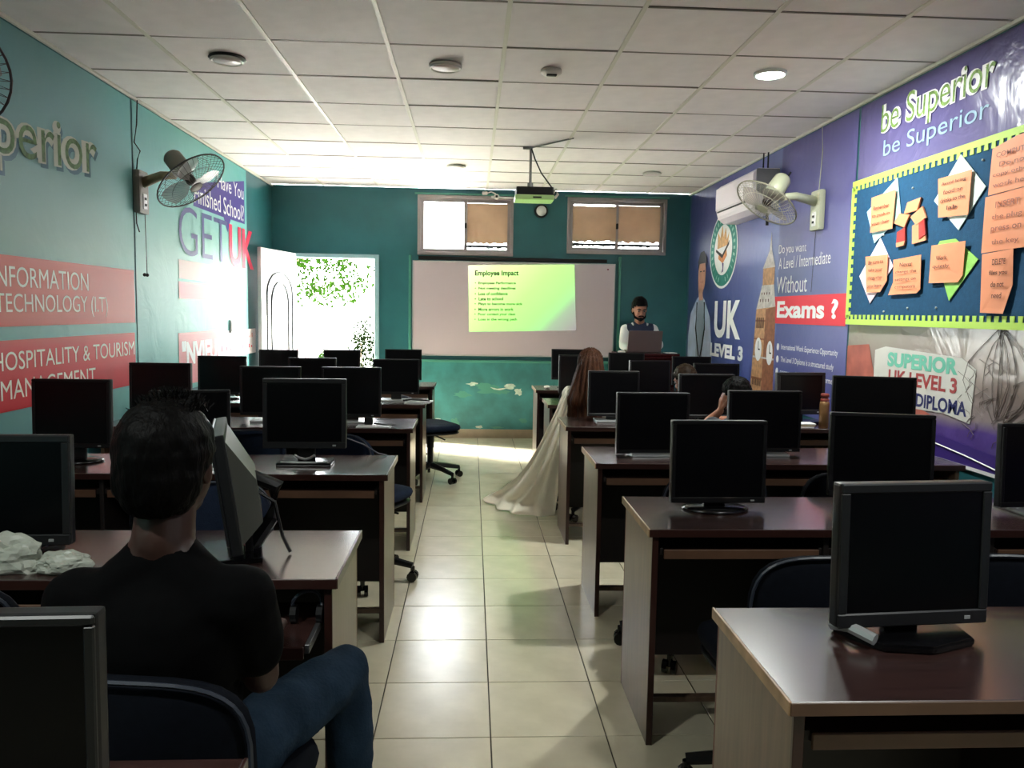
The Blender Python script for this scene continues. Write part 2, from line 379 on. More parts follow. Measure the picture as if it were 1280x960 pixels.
def window(n, W, open_left):
    x0, x1, z0, z1 = W; o = empty('window_%d' % n, (0, 0, 0), kind='structure')
    bm = NB(); f = 0.035; ya, yb = YB-0.02, YB+0.07
    box(bm, x0, x1, ya, yb, z0, z0+f, 0.003); box(bm, x0, x1, ya, yb, z1-f, z1, 0.003); box(bm, x0, x0+f, ya, yb, z0+f, z1-f, 0.003); box(bm, x1-f, x1, ya, yb, z0+f, z1-f, 0.003)
    obj('window_frame', bm, M_alu, o)
    xm = (x0+x1)/2
    for k, (a, b, yy) in enumerate(((x0+f, xm+0.02, YB+0.0), (xm-0.02, x1-f, YB+0.035))):
        s = 0.038; bm = NB(); c, d = z0+f, z1-f
        box(bm, a, b, yy, yy+0.025, c, c+s, .002); box(bm, a, b, yy, yy+0.025, d-s, d, .002); box(bm, a, a+s, yy, yy+0.025, c+s, d-s, .002); box(bm, b-s, b, yy, yy+0.025, c+s, d-s, .002)
        sa = obj('sash', bm, M_alu, o)
        obj('pane', box(NB(), a+s-.004, b-s+.004, yy+0.010, yy+0.014, c+s-.004, d-s+.004), M_glass, sa)
        if not (open_left and k == 0):
            # brown board taped inside the pane, torn along its lower edge
            random.seed(20+n*3+k); u0, u1 = a+s-.010, b-s+0.008; zt = d-s-(0.004 if k else 0.02); zb = c+s+0.065
            top = [(u1, zt), (u0, zt)]; low = []
            for i in range(15):
                t = i/14; low.append((u0+(u1-u0)*t, zb+random.uniform(-0.012, 0.014)))
            bmm = NB(); prism(bmm, low+top, lambda u, v, nn: Vector((u, yy-0.001-nn, v)), 0.0, 0.002); fixn(bmm); bd = obj('brown_board', bmm, M_board, sa)
            bm2 = NB(); box(bm2, u0+.005, u1-.004, yy-0.004, yy+0.003, zb-0.045, zb-0.016); obj('black_strip', bm2, M_black, sa)
            bm3 = NB()
            for i in range(9):
                uu = random.uniform(u0, u1-.04); vv = random.choice([zb-0.05, zb+.005, zb-.052]); sph(bm3, (uu, yy-0.003, vv), (random.uniform(.012, .035), .003, random.uniform(.005, .012)), 6)
            obj('torn_tape', bm3, M_paper, sa)
    obj('latch', box(NB(), xm-0.012, xm+0.012, YB-0.035, YB, (z0+z1)/2-.03, (z0+z1)/2+.03, .004), M_black, o)
    obj('window_trim', box(NB(), x0-0.03, x1+0.02, YB-0.03, YB-0.002, z1+0.004, z1+0.022, .002), M_teal_trim, o)
    return o
window(1, W1, True); window(2, W2, False)
# outer shell above the door outside is closed by the wall itself

# old green board surround behind the whiteboard
bm = NB(); box(bm, -0.70, 1.69, YB-0.028, YB-0.0005, 0.865, 0.895, 0.004); struct('trim_1', bm, M_teal_trim)
bm = NB(); box(bm, 1.655, 1.685, YB-0.024, YB-0.0005, 0.90, 2.085, 0.003); struct('trim_2', bm, M_teal_trim)
bm = NB(); box(bm, -0.71, -0.68, YB-0.024, YB-0.0005, 0.90, 2.06, 0.003); struct('trim_3', bm, M_teal_trim)
wbd = empty('whiteboard', (0.48, YB, 0.95), label='long white dry-erase board hung on the teal wall below the two windows', cat='whiteboard')
def loc_to(o, p):
    for x in p: x.parent = o; x.matrix_parent_inverse = Matrix.Translation(-o.location) if o.rotation_euler.z == 0 else o.matrix_world.inverted()
WBx0, WBx1, WBz0, WBz1 = -0.665, 1.615, 0.94, 2.0
M_wbd = mat('whiteboard_enamel', (192, 180, 186), 0.24)
p1 = obj('board_surface', box(NB(), WBx0+.01, WBx1-.01, YB-0.045, YB-0.026, WBz0+.01, WBz1-.01), M_wbd)
bm = NB(); box(bm, WBx0, WBx1, YB-0.05, YB-0.024, WBz0, WBz0+.014, .003); box(bm, WBx0, WBx1, YB-0.05, YB-0.024, WBz1-.014, WBz1, .003); box(bm, WBx0, WBx0+.014, YB-0.05, YB-0.024, WBz0+.014, WBz1-.014, .003); box(bm, WBx1-.014, WBx1, YB-0.05, YB-0.024, WBz0+.014, WBz1-.014, .003)
p2 = obj('frame', bm, M_silver)
p3 = obj('dark_top_rail', box(NB(), -0.60, 1.52, YB-0.03, YB-0.001, 2.012, 2.05, .003), M_black, label='black rail along the top of the board')
p4 = obj('marker_dot', box(NB(), 1.52, 1.54, YB-0.048, YB-0.044, 1.93, 1.945, .002), mat('maroon_dot', (120, 40, 70), .5))
loc_to(wbd, [p1, p2, p3, p4])
# projected slide: projector beam stands in as a glowing sheet, fade in its colours
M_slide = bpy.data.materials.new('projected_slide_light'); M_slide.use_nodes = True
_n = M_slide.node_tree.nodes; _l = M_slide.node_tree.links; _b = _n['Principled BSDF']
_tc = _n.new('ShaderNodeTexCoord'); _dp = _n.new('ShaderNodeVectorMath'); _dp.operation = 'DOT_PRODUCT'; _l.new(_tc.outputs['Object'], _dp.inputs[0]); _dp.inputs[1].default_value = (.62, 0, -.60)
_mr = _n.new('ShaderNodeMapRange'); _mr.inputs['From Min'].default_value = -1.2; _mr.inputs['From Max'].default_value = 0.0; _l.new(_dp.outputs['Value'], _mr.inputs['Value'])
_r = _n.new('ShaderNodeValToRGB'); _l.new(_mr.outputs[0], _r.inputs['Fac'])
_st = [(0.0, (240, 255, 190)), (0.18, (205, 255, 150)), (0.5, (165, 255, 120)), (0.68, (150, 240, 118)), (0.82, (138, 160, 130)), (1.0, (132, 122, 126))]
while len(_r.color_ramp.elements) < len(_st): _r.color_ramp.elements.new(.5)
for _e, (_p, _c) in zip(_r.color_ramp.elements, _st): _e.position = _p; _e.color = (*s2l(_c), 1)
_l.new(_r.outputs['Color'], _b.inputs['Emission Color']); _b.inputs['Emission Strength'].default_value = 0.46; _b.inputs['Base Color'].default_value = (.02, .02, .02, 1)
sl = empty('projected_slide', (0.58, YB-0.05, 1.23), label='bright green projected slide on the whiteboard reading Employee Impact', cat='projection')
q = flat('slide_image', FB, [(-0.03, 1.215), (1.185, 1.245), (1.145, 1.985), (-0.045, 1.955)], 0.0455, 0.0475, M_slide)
M_stxt = mat('slide_text', (4, 8, 4), .9, spec=0)
M_stxt2 = mat('faded_slide_text', (44, 76, 40), .9, spec=0)
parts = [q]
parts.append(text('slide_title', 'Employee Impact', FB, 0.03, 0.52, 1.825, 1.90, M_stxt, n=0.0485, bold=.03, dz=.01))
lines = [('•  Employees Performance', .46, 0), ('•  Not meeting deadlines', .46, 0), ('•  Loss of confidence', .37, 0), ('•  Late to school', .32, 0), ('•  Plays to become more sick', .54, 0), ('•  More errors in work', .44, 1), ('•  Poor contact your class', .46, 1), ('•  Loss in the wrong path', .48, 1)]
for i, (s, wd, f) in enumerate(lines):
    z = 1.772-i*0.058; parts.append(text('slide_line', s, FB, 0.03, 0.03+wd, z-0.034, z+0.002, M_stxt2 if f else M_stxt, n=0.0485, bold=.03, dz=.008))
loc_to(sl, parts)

# ------------------------------------------------------------------ outside the door
gr = struct('ground', box(NB(), -9, 6, YB+T, 22, -0.16, -0.02), mat('pale_paving', (205, 200, 190), .8))
gw = struct('wall_garden', box(NB(), -8, 4, 15.5, 15.7, -0.05, 2.0), mat('white_garden_wall', (235, 235, 230), .8))
M_leaf = mat('sunlit_leaf', (24, 44, 8), 0.9, spec=0.0, var=0.4, vscale=20)
M_leafd = mat('dark_leaf', (14, 22, 8), 0.9, spec=0.0, var=0.4, vscale=20)
def foliage(name, c, r, n, size, m, parent):
    bm = NB()
    for i in range(n):
        d = Vector((random.gauss(0, 1), random.gauss(0, 1), random.gauss(0, 1))).normalized()*random.uniform(.45, 1)
        p = Vector(c)+Vector((d.x*r[0], d.y*r[1], d.z*r[2])); e = Euler([random.uniform(0, 2*PI) for _ in range(3)]).to_matrix(); s = size*random.uniform(.6, 1.3)
        vs = [bm.verts.new(p+e @ Vector(v)) for v in ((-s, 0, 0), (0, -s*.45, s*.12), (s, 0, 0), (0, s*.45, s*.12))]; bm.faces.new(vs)
    return obj(name, bm, m, parent, kind=None)
random.seed(5)
tr_ = empty('tree', (-3.3, 12.6, -0.02), label='pale sunlit tree with hanging green leaves outside the open door', cat='tree')
bm = NB(); tube(bm, [(0, 0, 0), (.05, 0, 1.0), (-.05, .05, 1.9), (.1, 0, 2.7)], [.09, .07, .06, .03], 8); tube(bm, [(-.03, .03, 1.8), (.5, 0, 2.2), (1.0, -.1, 2.4)], [.04, .03, .015], 6); obj('trunk', bm, mat('pale_bark', (140, 120, 95), .8), tr_)
foliage('foliage', (0.85, -0.1, 1.98), (1.0, .5, .52), 1500, .045, M_leaf, tr_)
bs = empty('bush', (-1.55, 11.0, -0.02), label='dense speckled shrub outside at the right edge of the doorway', cat='bush')
bm = NB(); tube(bm, [(0, 0, 0), (.03, 0, .5), (0, .03, 1.0)], [.03, .02, .01], 6); obj('stem', bm, MATS['pale_bark'], bs)
foliage('foliage', (0.06, 0, .72), (.26, .25, .72), 3000, .024, M_leafd, bs)
bs = empty('bush', (-2.35, 12.5, -0.02), label='small yellow-green plant on the paving outside the doorway', cat='bush')
bm = NB(); tube(bm, [(0, 0, 0), (.03, 0, .5)], [.02, .01], 6); obj('stem', bm, MATS['pale_bark'], bs)
foliage('foliage', (0, 0, .62), (.17, .12, .2), 160, .04, M_leaf, bs)
rl = empty('stair_railing', (-2.9, 11.6, -0.02), label='thin red sloping railing outside the doorway', cat='railing')
M_red = mat('red_rail_paint', (112, 48, 48), .9, spec=0.0)
for k in range(3):
    bm = NB(); tube(bm, [(-.2+.02*k, .2*k, 1.45-.12*k), (.75+.05*k, .2*k, .55-.12*k)], .008, 6); obj('rail', bm, M_red, rl)
for k in range(3):
    bm = NB(); x = .05+.3*k; tube(bm, [(x, 0, 0), (x, 0, 1.45-.947*(x+.2))], .014, 6); obj('baluster', bm, M_red, rl)

# ================================================================== CEILING FIXTURES
def ceiling_light(x, y, lit, label, r=0.09):
    o = empty('ceiling_light', (x, y, H-0.004), label=label, cat='ceiling light', group='round ceiling downlights')
    bm = NB(); lathe(bm, [(r, 0), (r, -.012), (r*.93, -.02), (r*.84, -.016), (r*.84, 0)], n=32); obj('rim', bm, M_whiteplastic if not lit else M_white, o, smooth=True)
    md = mat('lit_diffuser', (235, 255, 245), .5, emit=14) if lit else mat('unlit_diffuser', (222, 210, 210), .4)
    bm = NB(); lathe(bm, [(r*.84, -.004), (r*.84, -.014), (r*.3, -.02), (.001, -.021)], n=32); obj('diffuser', bm, md, o, smooth=True)
    return o
ceiling_light(-1.35, 4.48, False, 'unlit round ceiling light with dark gap on its rim, nearest the left banner wall')
ceiling_light(-0.16, 4.48, False, 'unlit white round ceiling light above the aisle, the nearer one')
ceiling_light(1.65, 4.42, True, 'the one glowing round ceiling light, above the right-hand desks')
ceiling_light(-0.16, 7.48, False, 'unlit white round ceiling light above the front of the aisle, left of projector')
ceiling_light(1.72, 7.60, False, 'unlit round ceiling light near the far right window')
bm = NB(); lathe(bm, [(.095, .002), (.1, -.006), (.09, -.012)], n=32); o = obj('rim_gap', bm, M_black); o.parent = bpy.data.objects['ceiling_light']; o.location = (0.003, -.004, .004)
o = empty('smoke_detector', (0.43, 4.50, H-0.004), label='small oval sensor with dark slot on the ceiling above the aisle', cat='sensor')
bm = NB(); lathe(bm, [(.06, 0), (.06, -.015), (.045, -.028), (.001, -.03)], n=24); obj('housing', bm, M_whiteplastic, o, smooth=True)
obj('slot', box(NB(), -.028, .03, -.03, .0, -.036, -.02, .004), M_black, o)

# projector on pole
pj = empty('projector', (0.505, 6.55, 2.36), label='black and green-lit projector hanging from a ceiling pole', cat='projector')
M_pjg = mat('green_lit_casing', (176, 214, 140), .35)  # green light on the lower case is put into its colour
obj('top_case', box(NB(), -.155, .15, -.12, .12, .035, .10, .012, seg=2), M_blk, pj)
obj('lower_case', box(NB(), -.165, .155, -.125, .125, -.005, .036, .012, seg=2), M_pjg, pj)
obj('port_panel', box(NB(), -.02, .05, -.129, -.12, .008, .02, .001), M_black, pj)
bm = NB(); rod(bm, (.03, .12, .045), (.03, .15, .045), .035, .03, 16); obj('lens', bm, M_blkg, pj)
bm = NB(); rod(bm, (-.035, 0, .13), (-.035, 0, .435), .011, n=12); rod(bm, (-.035, 0, .10), (-.035, 0, .145), .024, n=12); obj('ceiling_pole', bm, M_steel, pj)
bm = NB(); box(bm, -.10, -.02, -.012, .012, .415, .437, .003); rod(bm, (-.07, 0, .42), (.27, -.36, .437), .006); obj('ceiling_bracket', bm, M_steel, pj)
bm = NB(); tube(bm, [(-.03, -.01, .42), (.0, -.03, .33), (.05, -.05, .22), (.12, -.05, .13), (.17, -.03, .07), (.155, -.06, .04)], .006, 6); obj('cable', bm, M_black, pj)
bm = NB(); tube(bm, [(.15, -.05, .06), (.175, -.06, .09), (.19, -.05, .05), (.165, -.06, .02)], .012, 6); obj('plug_bundle', bm, M_whiteplastic, pj)
# round wall clock / alarm
o = empty('wall_clock', (0.765, YB-.001, 2.575), label='small round white wall disc between the two windows', cat='clock')
M4 = Matrix.Rotation(PI/2, 4, 'X')
bm = NB(); lathe(bm, [(.075, 0), (.075, .02), (.062, .028), (.055, .022)], n=28, M=M4); obj('rim', bm, M_gry, o, smooth=True)
bm = NB(); lathe(bm, [(.057, .02), (.055, .027), (.001, .028)], n=28, M=M4); obj('face', bm, M_white, o, smooth=True)
# conduit and camera at window top
o = empty('cable_conduit', (0.2, YB-.03, 2.715), label='white conduit pipe with a dark-eyed bracket running above the left window', cat='pipe')
bm = NB(); rod(bm, (0.0, 0, 0), (.34, 0, -.008), .011); obj('pipe', bm, M_white, o)
bm = NB(); lathe(bm, [(.028, -.02), (.032, .0), (.028, .03), (.018, .032)], c=(0, 0, 0), n=16, M=Matrix.Translation((.06, -.02, 0)) @ M4); obj('bracket', bm, M_whiteplastic, o, smooth=True)
bm = NB(); lathe(bm, [(.014, .03), (.013, .035)], n=12, M=Matrix.Translation((.06, -.02, 0)) @ M4); obj('eye', bm, M_black, o)
bm = NB(); box(bm, -.1, -.04, -.02, .02, .02, .055, .005); tube(bm, [(-.04, 0, .04), (.0, 0, .055), (.05, -.01, .035)], .007, 6); obj('clip', bm, M_whiteplastic, o)

# ================================================================== WALL BANNERS
def wrinkled(name, fr, u0, u1, v0, v1, m, parent, seed, amp=0.0022, nu=70, nv=34):
    bm = NB(); g = []
    for i in range(nu+1):
        col = []
        for j in range(nv+1):
            u = u0+(u1-u0)*i/nu; v = v0+(v1-v0)*j/nv
            p = Vector((u*0.9+seed, v*0.9, seed)); a = noise.noise(p)+0.5*noise.noise(Vector(((u+v)*2.2, (v-u)*.7, seed+3)))
            col.append(bm.verts.new(fr(u, v, 0.004+amp*a)))
        g.append(col)
    for i in range(nu):
        for j in range(nv): bm.faces.new((g[i][j], g[i+1][j], g[i+1][j+1], g[i][j+1]))
    bmesh.ops.recalc_face_normals(bm, faces=bm.faces[:])
    return obj(name, bm, m, parent, smooth=True)
def loc_parent(root, children):
    loc_to(root, children)
class Ban:
    def __init__(s, name, loc, label, fr): s.o = empty(name, loc, label=label, cat='banner'); s.fr = fr; s.k = []
    def add(s, x): s.k.append(x); return x
    def flat(s, nm, pts, m, n=0.0075, lab=None): return s.add(flat(nm, s.fr, pts, n-0.001, n, m, label=lab))
    def text(s, nm, t, u0, u1, v0, v1, m, n=0.0085, lab=None, **k): return s.add(text(nm, t, s.fr, u0, u1, v0, v1, m, label=lab, n=n, **k))
    def done(s): loc_to(s.o, s.k)
ROUGHV = 0.38
# --- left wall
mL = ramp_mat('left_banner_print', 1, -2.6, 7.9, [(0.0, (124, 158, 162)), (0.58, (132, 160, 164)), (0.70, (154, 190, 192)), (0.75, (146, 212, 212)), (0.86, (146, 210, 200)), (0.94, (128, 202, 194)), (1.0, (106, 196, 190))], rough=.5, noisy=.1, bump=0.12, spec=.2,
              vert=(2, 0.5, 2.8, [(0.0, (40, 140, 140)), (0.3, (110, 185, 175)), (0.55, (165, 200, 180)), (0.8, (110, 165, 175)), (1.0, (50, 130, 130))], .5))
M_pinkband = ramp_mat('salmon_band_print', 2, 0.9, 1.7, [(0.0, (206, 52, 62)), (0.4, (214, 84, 84)), (0.6, (212, 120, 108)), (1.0, (214, 112, 100))], rough=.5, noisy=.06, spec=.2)
M_ltxt = mat('pale_print', (248, 244, 230), .4); M_wtxt = mat('white_print', (240, 240, 240), .4)
M_outl = mat('pale_outline_print', (196, 202, 190), .4); M_gtxt = mat('mottled_green_print', (92, 124, 84), .4, var=.5, vscale=40)
M_gtxt2 = mat('bright_green_print', (118, 150, 78), .4, var=.55, vscale=45)
b = Ban('wall_banner', (XL, 2.5, .6), 'glossy teal banner on the left wall listing information technology and hospitality courses', FL)
b.add(wrinkled('vinyl_sheet', FL, -2.5, 5.29, 0.62, 2.77, mL, None, 1.0))
for sfx, dx, m, n, bo in (('lettering_shadow', .02, mat('shadow_blue_print', (84, 118, 132), .4), .0078, .05), ('lettering_outline', 0, M_outl, .0084, .055), ('lettering', 0, M_gtxt, .0094, -.004)):
    b.text(sfx, 'be Superior', 2.92+dx, 4.80+dx, 2.00-dx, 2.33-dx, m, n=n, bold=bo, dz=0.13)
b.flat('red_band', R(1.6, 5.27, 1.335, 1.675), M_pinkband); b.flat('red_band', R(1.6, 5.255, .93, 1.27), M_pinkband)
b.text('lettering', 'INFORMATION', 3.735, 4.65, 1.525, 1.625, M_ltxt, bold=.0)
b.text('lettering', 'TECHNOLOGY (I.T)', 3.755, 4.88, 1.375, 1.495, M_ltxt, bold=.0)
b.text('lettering', 'HOSPITALITY & TOURISM', 3.72, 5.24, 1.125, 1.215, M_ltxt, bold=.0)
b.text('lettering', 'MANAGEMENT', 3.77, 4.70, .985, 1.08, M_ltxt, bold=.0)
b.done()
b = Ban('wall_banner', (XL, 6.6, .8), 'pale teal banner on the left wall beyond the fan with GET UK lettering', FL)
b.add(wrinkled('vinyl_sheet', FL, 5.31, 7.88, 0.8, 2.77, mL, None, 4.0, nu=40))
M_purp = mat('violet_print', (74, 62, 142), .35); M_purpt = mat('slate_violet_print', (84, 88, 138), .35); M_redt = mat('hot_pink_print', (226, 40, 80), .35)
b.flat('violet_box', [(6.40, 2.24), (7.16, 2.24), (7.26, 2.12), (7.36, 2.245), (7.80, 2.25), (7.80, 2.66), (6.42, 2.42)], M_purp)
b.text('lettering', 'Have You', 7.00, 7.77, 2.475, 2.60, M_wtxt, bold=.0, dz=.0)
b.text('lettering', 'Finished School?', 6.42, 7.77, 2.27, 2.42, M_wtxt, bold=.0)
b.text('lettering', 'GET', 6.07, 7.25, 1.84, 2.215, M_purpt, bold=-.01)
b.text('lettering', 'UK', 7.30, 8.09, 1.82, 2.20, M_redt, bold=.03, n=.009)
M_fp = mat('faded_pink_print', (214, 158, 150), .4); M_fp2 = mat('soft_pink_print', (222, 138, 138), .4)
b.flat('faded_band', R(6.06, 7.30, 1.655, 1.80), mat('very_pale_pink_print', (206, 182, 168), .4), n=.007)
b.flat('faded_band', R(6.05, 7.80, 1.505, 1.635), M_fp2, n=.0072)
b.flat('pink_box', R(6.02, 6.93, .84, 1.245), mat('rose_print', (216, 140, 140), .4)); b.text('lettering', '"NVIEU', 6.08, 6.90, .99, 1.18, M_wtxt, bold=.05)
b.flat('white_box', R(6.93, 8.12, .99, 1.235), mat('white_panel_print', (236, 226, 230), .4), n=.0085)
random.seed(31)
for z_, m_ in ((1.15, M_fp2), (1.05, M_redt)):      # print too worn to read: broken strokes
    bmm = NB(); x_ = 7.02
    while x_ < 8.02:
        w_ = random.uniform(.012, .04); h_ = random.uniform(.012, .05); prism(bmm, R(x_, x_+w_, z_, z_+h_), FL, .0088, .0095); x_ += w_+random.uniform(.02, .05)
    fixn(bmm); b.add(obj('worn_print', bmm, m_, kind='stuff'))
b.done()

# --- right wall (u = -y)
mR1 = ramp_mat('blue_banner_print', 1, 4.95, 8.87, [(0.0, (98, 92, 150)), (0.18, (84, 82, 142)), (0.315, (78, 78, 140)), (0.325, (120, 140, 196)), (0.40, (104, 118, 184)), (0.5, (84, 92, 160)), (0.7, (58, 68, 128)), (1.0, (36, 52, 98))], rough=ROUGHV, noisy=.03, bump=0.1,
               vert=(2, .75, 2.8, [(0.0, (60, 84, 160)), (0.5, (90, 100, 160)), (1.0, (66, 50, 110))], .35))
b = Ban('wall_banner', (XR, 6.6, .75), 'blue-violet banner on the right wall with clock tower print, UK LEVEL 3 and Exams lettering', FR)
b.add(wrinkled('vinyl_sheet', FR, -8.80, -4.99, 0.72, 2.77, mR1, None, 7.0, nu=60))
b.flat('red_box', R(-6.24, -5.02, 1.385, 1.60), mat('crimson_print', (226, 52, 70), .35))
b.text('lettering', 'Exams ?', -6.18, -5.13, 1.43, 1.565, M_wtxt, bold=.035, n=.0092)
b.text('lettering', 'Without', -6.21, -5.64, 1.625, 1.755, M_wtxt, bold=.0)
b.text('lettering', 'Do you want', -6.20, -5.68, 1.92, 2.01, M_wtxt, bold=-.002, dz=-.02)
b.text('lettering', 'A Level / Intermediate', -6.19, -5.28, 1.815, 1.905, M_wtxt, bold=-.002, dz=-.005)
for i, s in enumerate(('International Work Experience Opportunity', 'The Level 3 Diploma is a structured study', 'program, equivalent to A Levels, Intermediate')):
    z = 1.195-.098*i
    b.text('small_lettering', s, -6.06, (-5.10, -5.15, -5.05)[i], z-.025, z+.03, M_wtxt, bold=.004)
    bmm = NB(); prism(bmm, [(-6.13+.022*math.cos(t), z+.005+.028*math.sin(t)) for t in [2*PI*k/14 for k in range(14)]], FR, .006, .009); fixn(bmm); b.add(obj('bullet', bmm, M_wtxt))
b.text('lettering', 'UK', -7.80, -7.02, 1.22, 1.585, M_wtxt, bold=.035); b.text('lettering', 'LEVEL 3', -7.90, -6.93, 1.03, 1.165, M_wtxt, bold=.05)
# clock tower print
M_st = mat('sandstone_print', (198, 152, 112), .4, var=.25, vscale=25); M_st2 = mat('pale_stone_print', (206, 200, 196), .4, var=.2, vscale=30); M_st3 = mat('shadow_stone_print', (150, 96, 70), .4, var=.25, vscale=25)
tc_ = -6.42
b.flat('tower_shaft_print', [(-6.72, .74), (-6.20, .74), (-6.215, 1.52), (-6.64, 1.50)], M_st); b.flat('tower_side_print', [(-6.46, .74), (-6.20, .74), (-6.215, 1.52), (-6.42, 1.50)], M_st3, n=.008)
b.flat('tower_roof_print', [(-6.64, 1.50), (-6.22, 1.52), (-6.27, 1.70), (-6.53, 1.70)], M_st2, n=.0082)
b.flat('tower_belfry_print', R(-6.52, -6.27, 1.70, 1.84), M_st, n=.0082); b.flat('tower_spire_print', [(-6.53, 1.84), (-6.26, 1.84), (-6.345, 1.98), (-6.37, 2.13), (-6.395, 1.98)], M_st2, n=.0084)
for (cu_, cv_, ru, rv) in ((-6.555, 1.16, .075, .1), (-6.30, 1.14, .065, .1)):
    bmm = NB(); prism(bmm, [(cu_+ru*math.cos(t), cv_+rv*math.sin(t)) for t in [2*PI*k/20 for k in range(20)]], FR, .008, .0092); fixn(bmm); b.add(obj('clock_face_print', bmm, M_wtxt))
    bmm = NB(); prism(bmm, R(cu_-.005, cu_+.005, cv_, cv_+.07), FR, .009, .0098); prism(bmm, R(cu_, cu_+.04, cv_-.006, cv_+.006), FR, .009, .0098); fixn(bmm); b.add(obj('clock_hands_print', bmm, M_black))
for k in range(4): b.flat('tower_band_print', R(-6.69+.015*k, -6.21, .93+.155*k if k else .90, .945+.155*k if k else .92), M_st3 if k != 1 else M_st2, n=.0088)
bmm = NB()
for k in range(6):
    prism(bmm, R(-6.62+.03*k, -6.605+.03*k, 1.34, 1.43), FR, .0085, .0095); prism(bmm, R(-6.66+.035*k, -6.645+.035*k, .85, .90), FR, .0085, .0095)
    if k < 4: prism(bmm, R(-6.56+.06*k, -6.545+.06*k, 1.56, 1.585), FR, .0085, .0095); prism(bmm, R(-6.53+.055*k, -6.515+.055*k, 1.62, 1.64), FR, .0085, .0095)
fixn(bmm); b.add(obj('tower_openings_print', bmm, mat('dark_stone_print', (84, 58, 52), .5)))
# round emblem print
def disc(nm, cu_, cv_, ru, rv, m, n):
    bmm = NB(); prism(bmm, [(cu_+ru*math.cos(t), cv_+rv*math.sin(t)) for t in [2*PI*k/36 for k in range(36)]], FR, n-.001, n); fixn(bmm); return b.add(obj(nm, bmm, m))
eu, ev = -7.61, 2.08
disc('emblem_rim', eu, ev, .42, .375, M_wtxt, .008); disc('emblem_ring', eu, ev, .40, .352, mat('emerald_print', (48, 136, 124), .4, var=.2, vscale=12), .009); disc('emblem_centre', eu, ev, .27, .245, M_wtxt, .010)
bmm = NB(); random.seed(9)
for k in range(30):
    if k in (22, 23): continue
    t = 2*PI*k/30; c, s_ = math.cos(t), math.sin(t); ru = (.335*c, .30*s_); pts = []
    for du, dv in ((-.014, -.022), (.014, -.022), (.014, .022), (-.014, .022)):
        pts.append((eu+ru[0]+du*abs(s_)+dv*c*1.1, ev+ru[1]+dv*s_+du*-c))
    prism(bmm, pts, FR, .0095, .0102)
fixn(bmm); b.add(obj('emblem_ring_lettering', bmm, mat('pale_green_print', (150, 205, 190), .4)))
M_or = mat('orange_print', (214, 140, 84), .4, var=.3, vscale=20)
b.flat('emblem_flame_print', [(-7.78, 2.10), (-7.46, 2.12), (-7.44, 2.24), (-7.5, 2.17), (-7.54, 2.29), (-7.6, 2.2), (-7.64, 2.32), (-7.70, 2.2), (-7.77, 2.26)], mat('amber_print', (206, 158, 100), .4, var=.3, vscale=20), n=.0112)
b.flat('emblem_book_print', [(-7.74, 2.0), (-7.6, 1.95), (-7.48, 2.02), (-7.5, 2.08), (-7.6, 2.03), (-7.73, 2.07)], M_or, n=.0112)
b.flat('emblem_chevron_print', [(-7.82, 2.10), (-7.62, 2.035), (-7.42, 2.16), (-7.43, 2.12), (-7.62, 2.0), (-7.82, 2.075)], M_black, n=.0118)
b.flat('emblem_figure_print', [(-7.63, 1.86), (-7.58, 1.87), (-7.57, 1.95), (-7.62, 1.96), (-7.6, 1.9)], mat('purple_print', (86, 66, 120), .4), n=.0112)
# printed man in a white coat
M_coat = mat('pale_coat_print', (176, 188, 214), .4, var=.12, vscale=8); M_face = mat('skin_print', (190, 140, 120), .4, var=.15, vscale=12)
b.flat('printed_coat', [(-8.72, .74), (-8.74, 1.2), (-8.66, 1.46), (-8.44, 1.62), (-8.30, 1.66), (-8.16, 1.60), (-7.96, 1.42), (-7.86, 1.1), (-7.82, .74)], M_coat)
b.flat('printed_shirt', [(-8.42, .74), (-8.42, 1.5), (-8.36, 1.64), (-8.22, 1.64), (-8.16, 1.45), (-8.2, .74)], mat('grey_shirt_print', (150, 158, 178), .4), n=.008)
b.flat('printed_face', [(-8.36, 1.6), (-8.40, 1.72), (-8.42, 1.9), (-8.40, 2.0), (-8.2, 2.02), (-8.15, 1.9), (-8.17, 1.76), (-8.24, 1.68), (-8.22, 1.6)], M_face, n=.0086)
b.flat('printed_hair', [(-8.42, 1.92), (-8.44, 2.02), (-8.36, 2.11), (-8.24, 2.12), (-8.14, 2.05), (-8.14, 1.92), (-8.18, 1.99), (-8.38, 1.99)], M_black, n=.0092)
b.flat('printed_face_features', R(-8.34, -8.22, 1.79, 1.795), mat('mouth_print', (140, 80, 80), .4), n=.0092)
b.flat('printed_eye', R(-8.36, -8.30, 1.90, 1.912), M_black, n=.0092); b.flat('printed_eye', R(-8.25, -8.19, 1.90, 1.912), M_black, n=.0092)
bmm = NB(); tube(bmm, [FR(u, v, .0095) for u, v in ((-8.42, 1.58), (-8.44, 1.3), (-8.36, 1.12), (-8.3, 1.0))], .008, 5); tube(bmm, [FR(u, v, .0095) for u, v in ((-8.16, 1.58), (-8.12, 1.3), (-8.18, 1.12), (-8.24, 1.0))], .008, 5); b.add(obj('printed_stethoscope', bmm, M_black))
b.done()

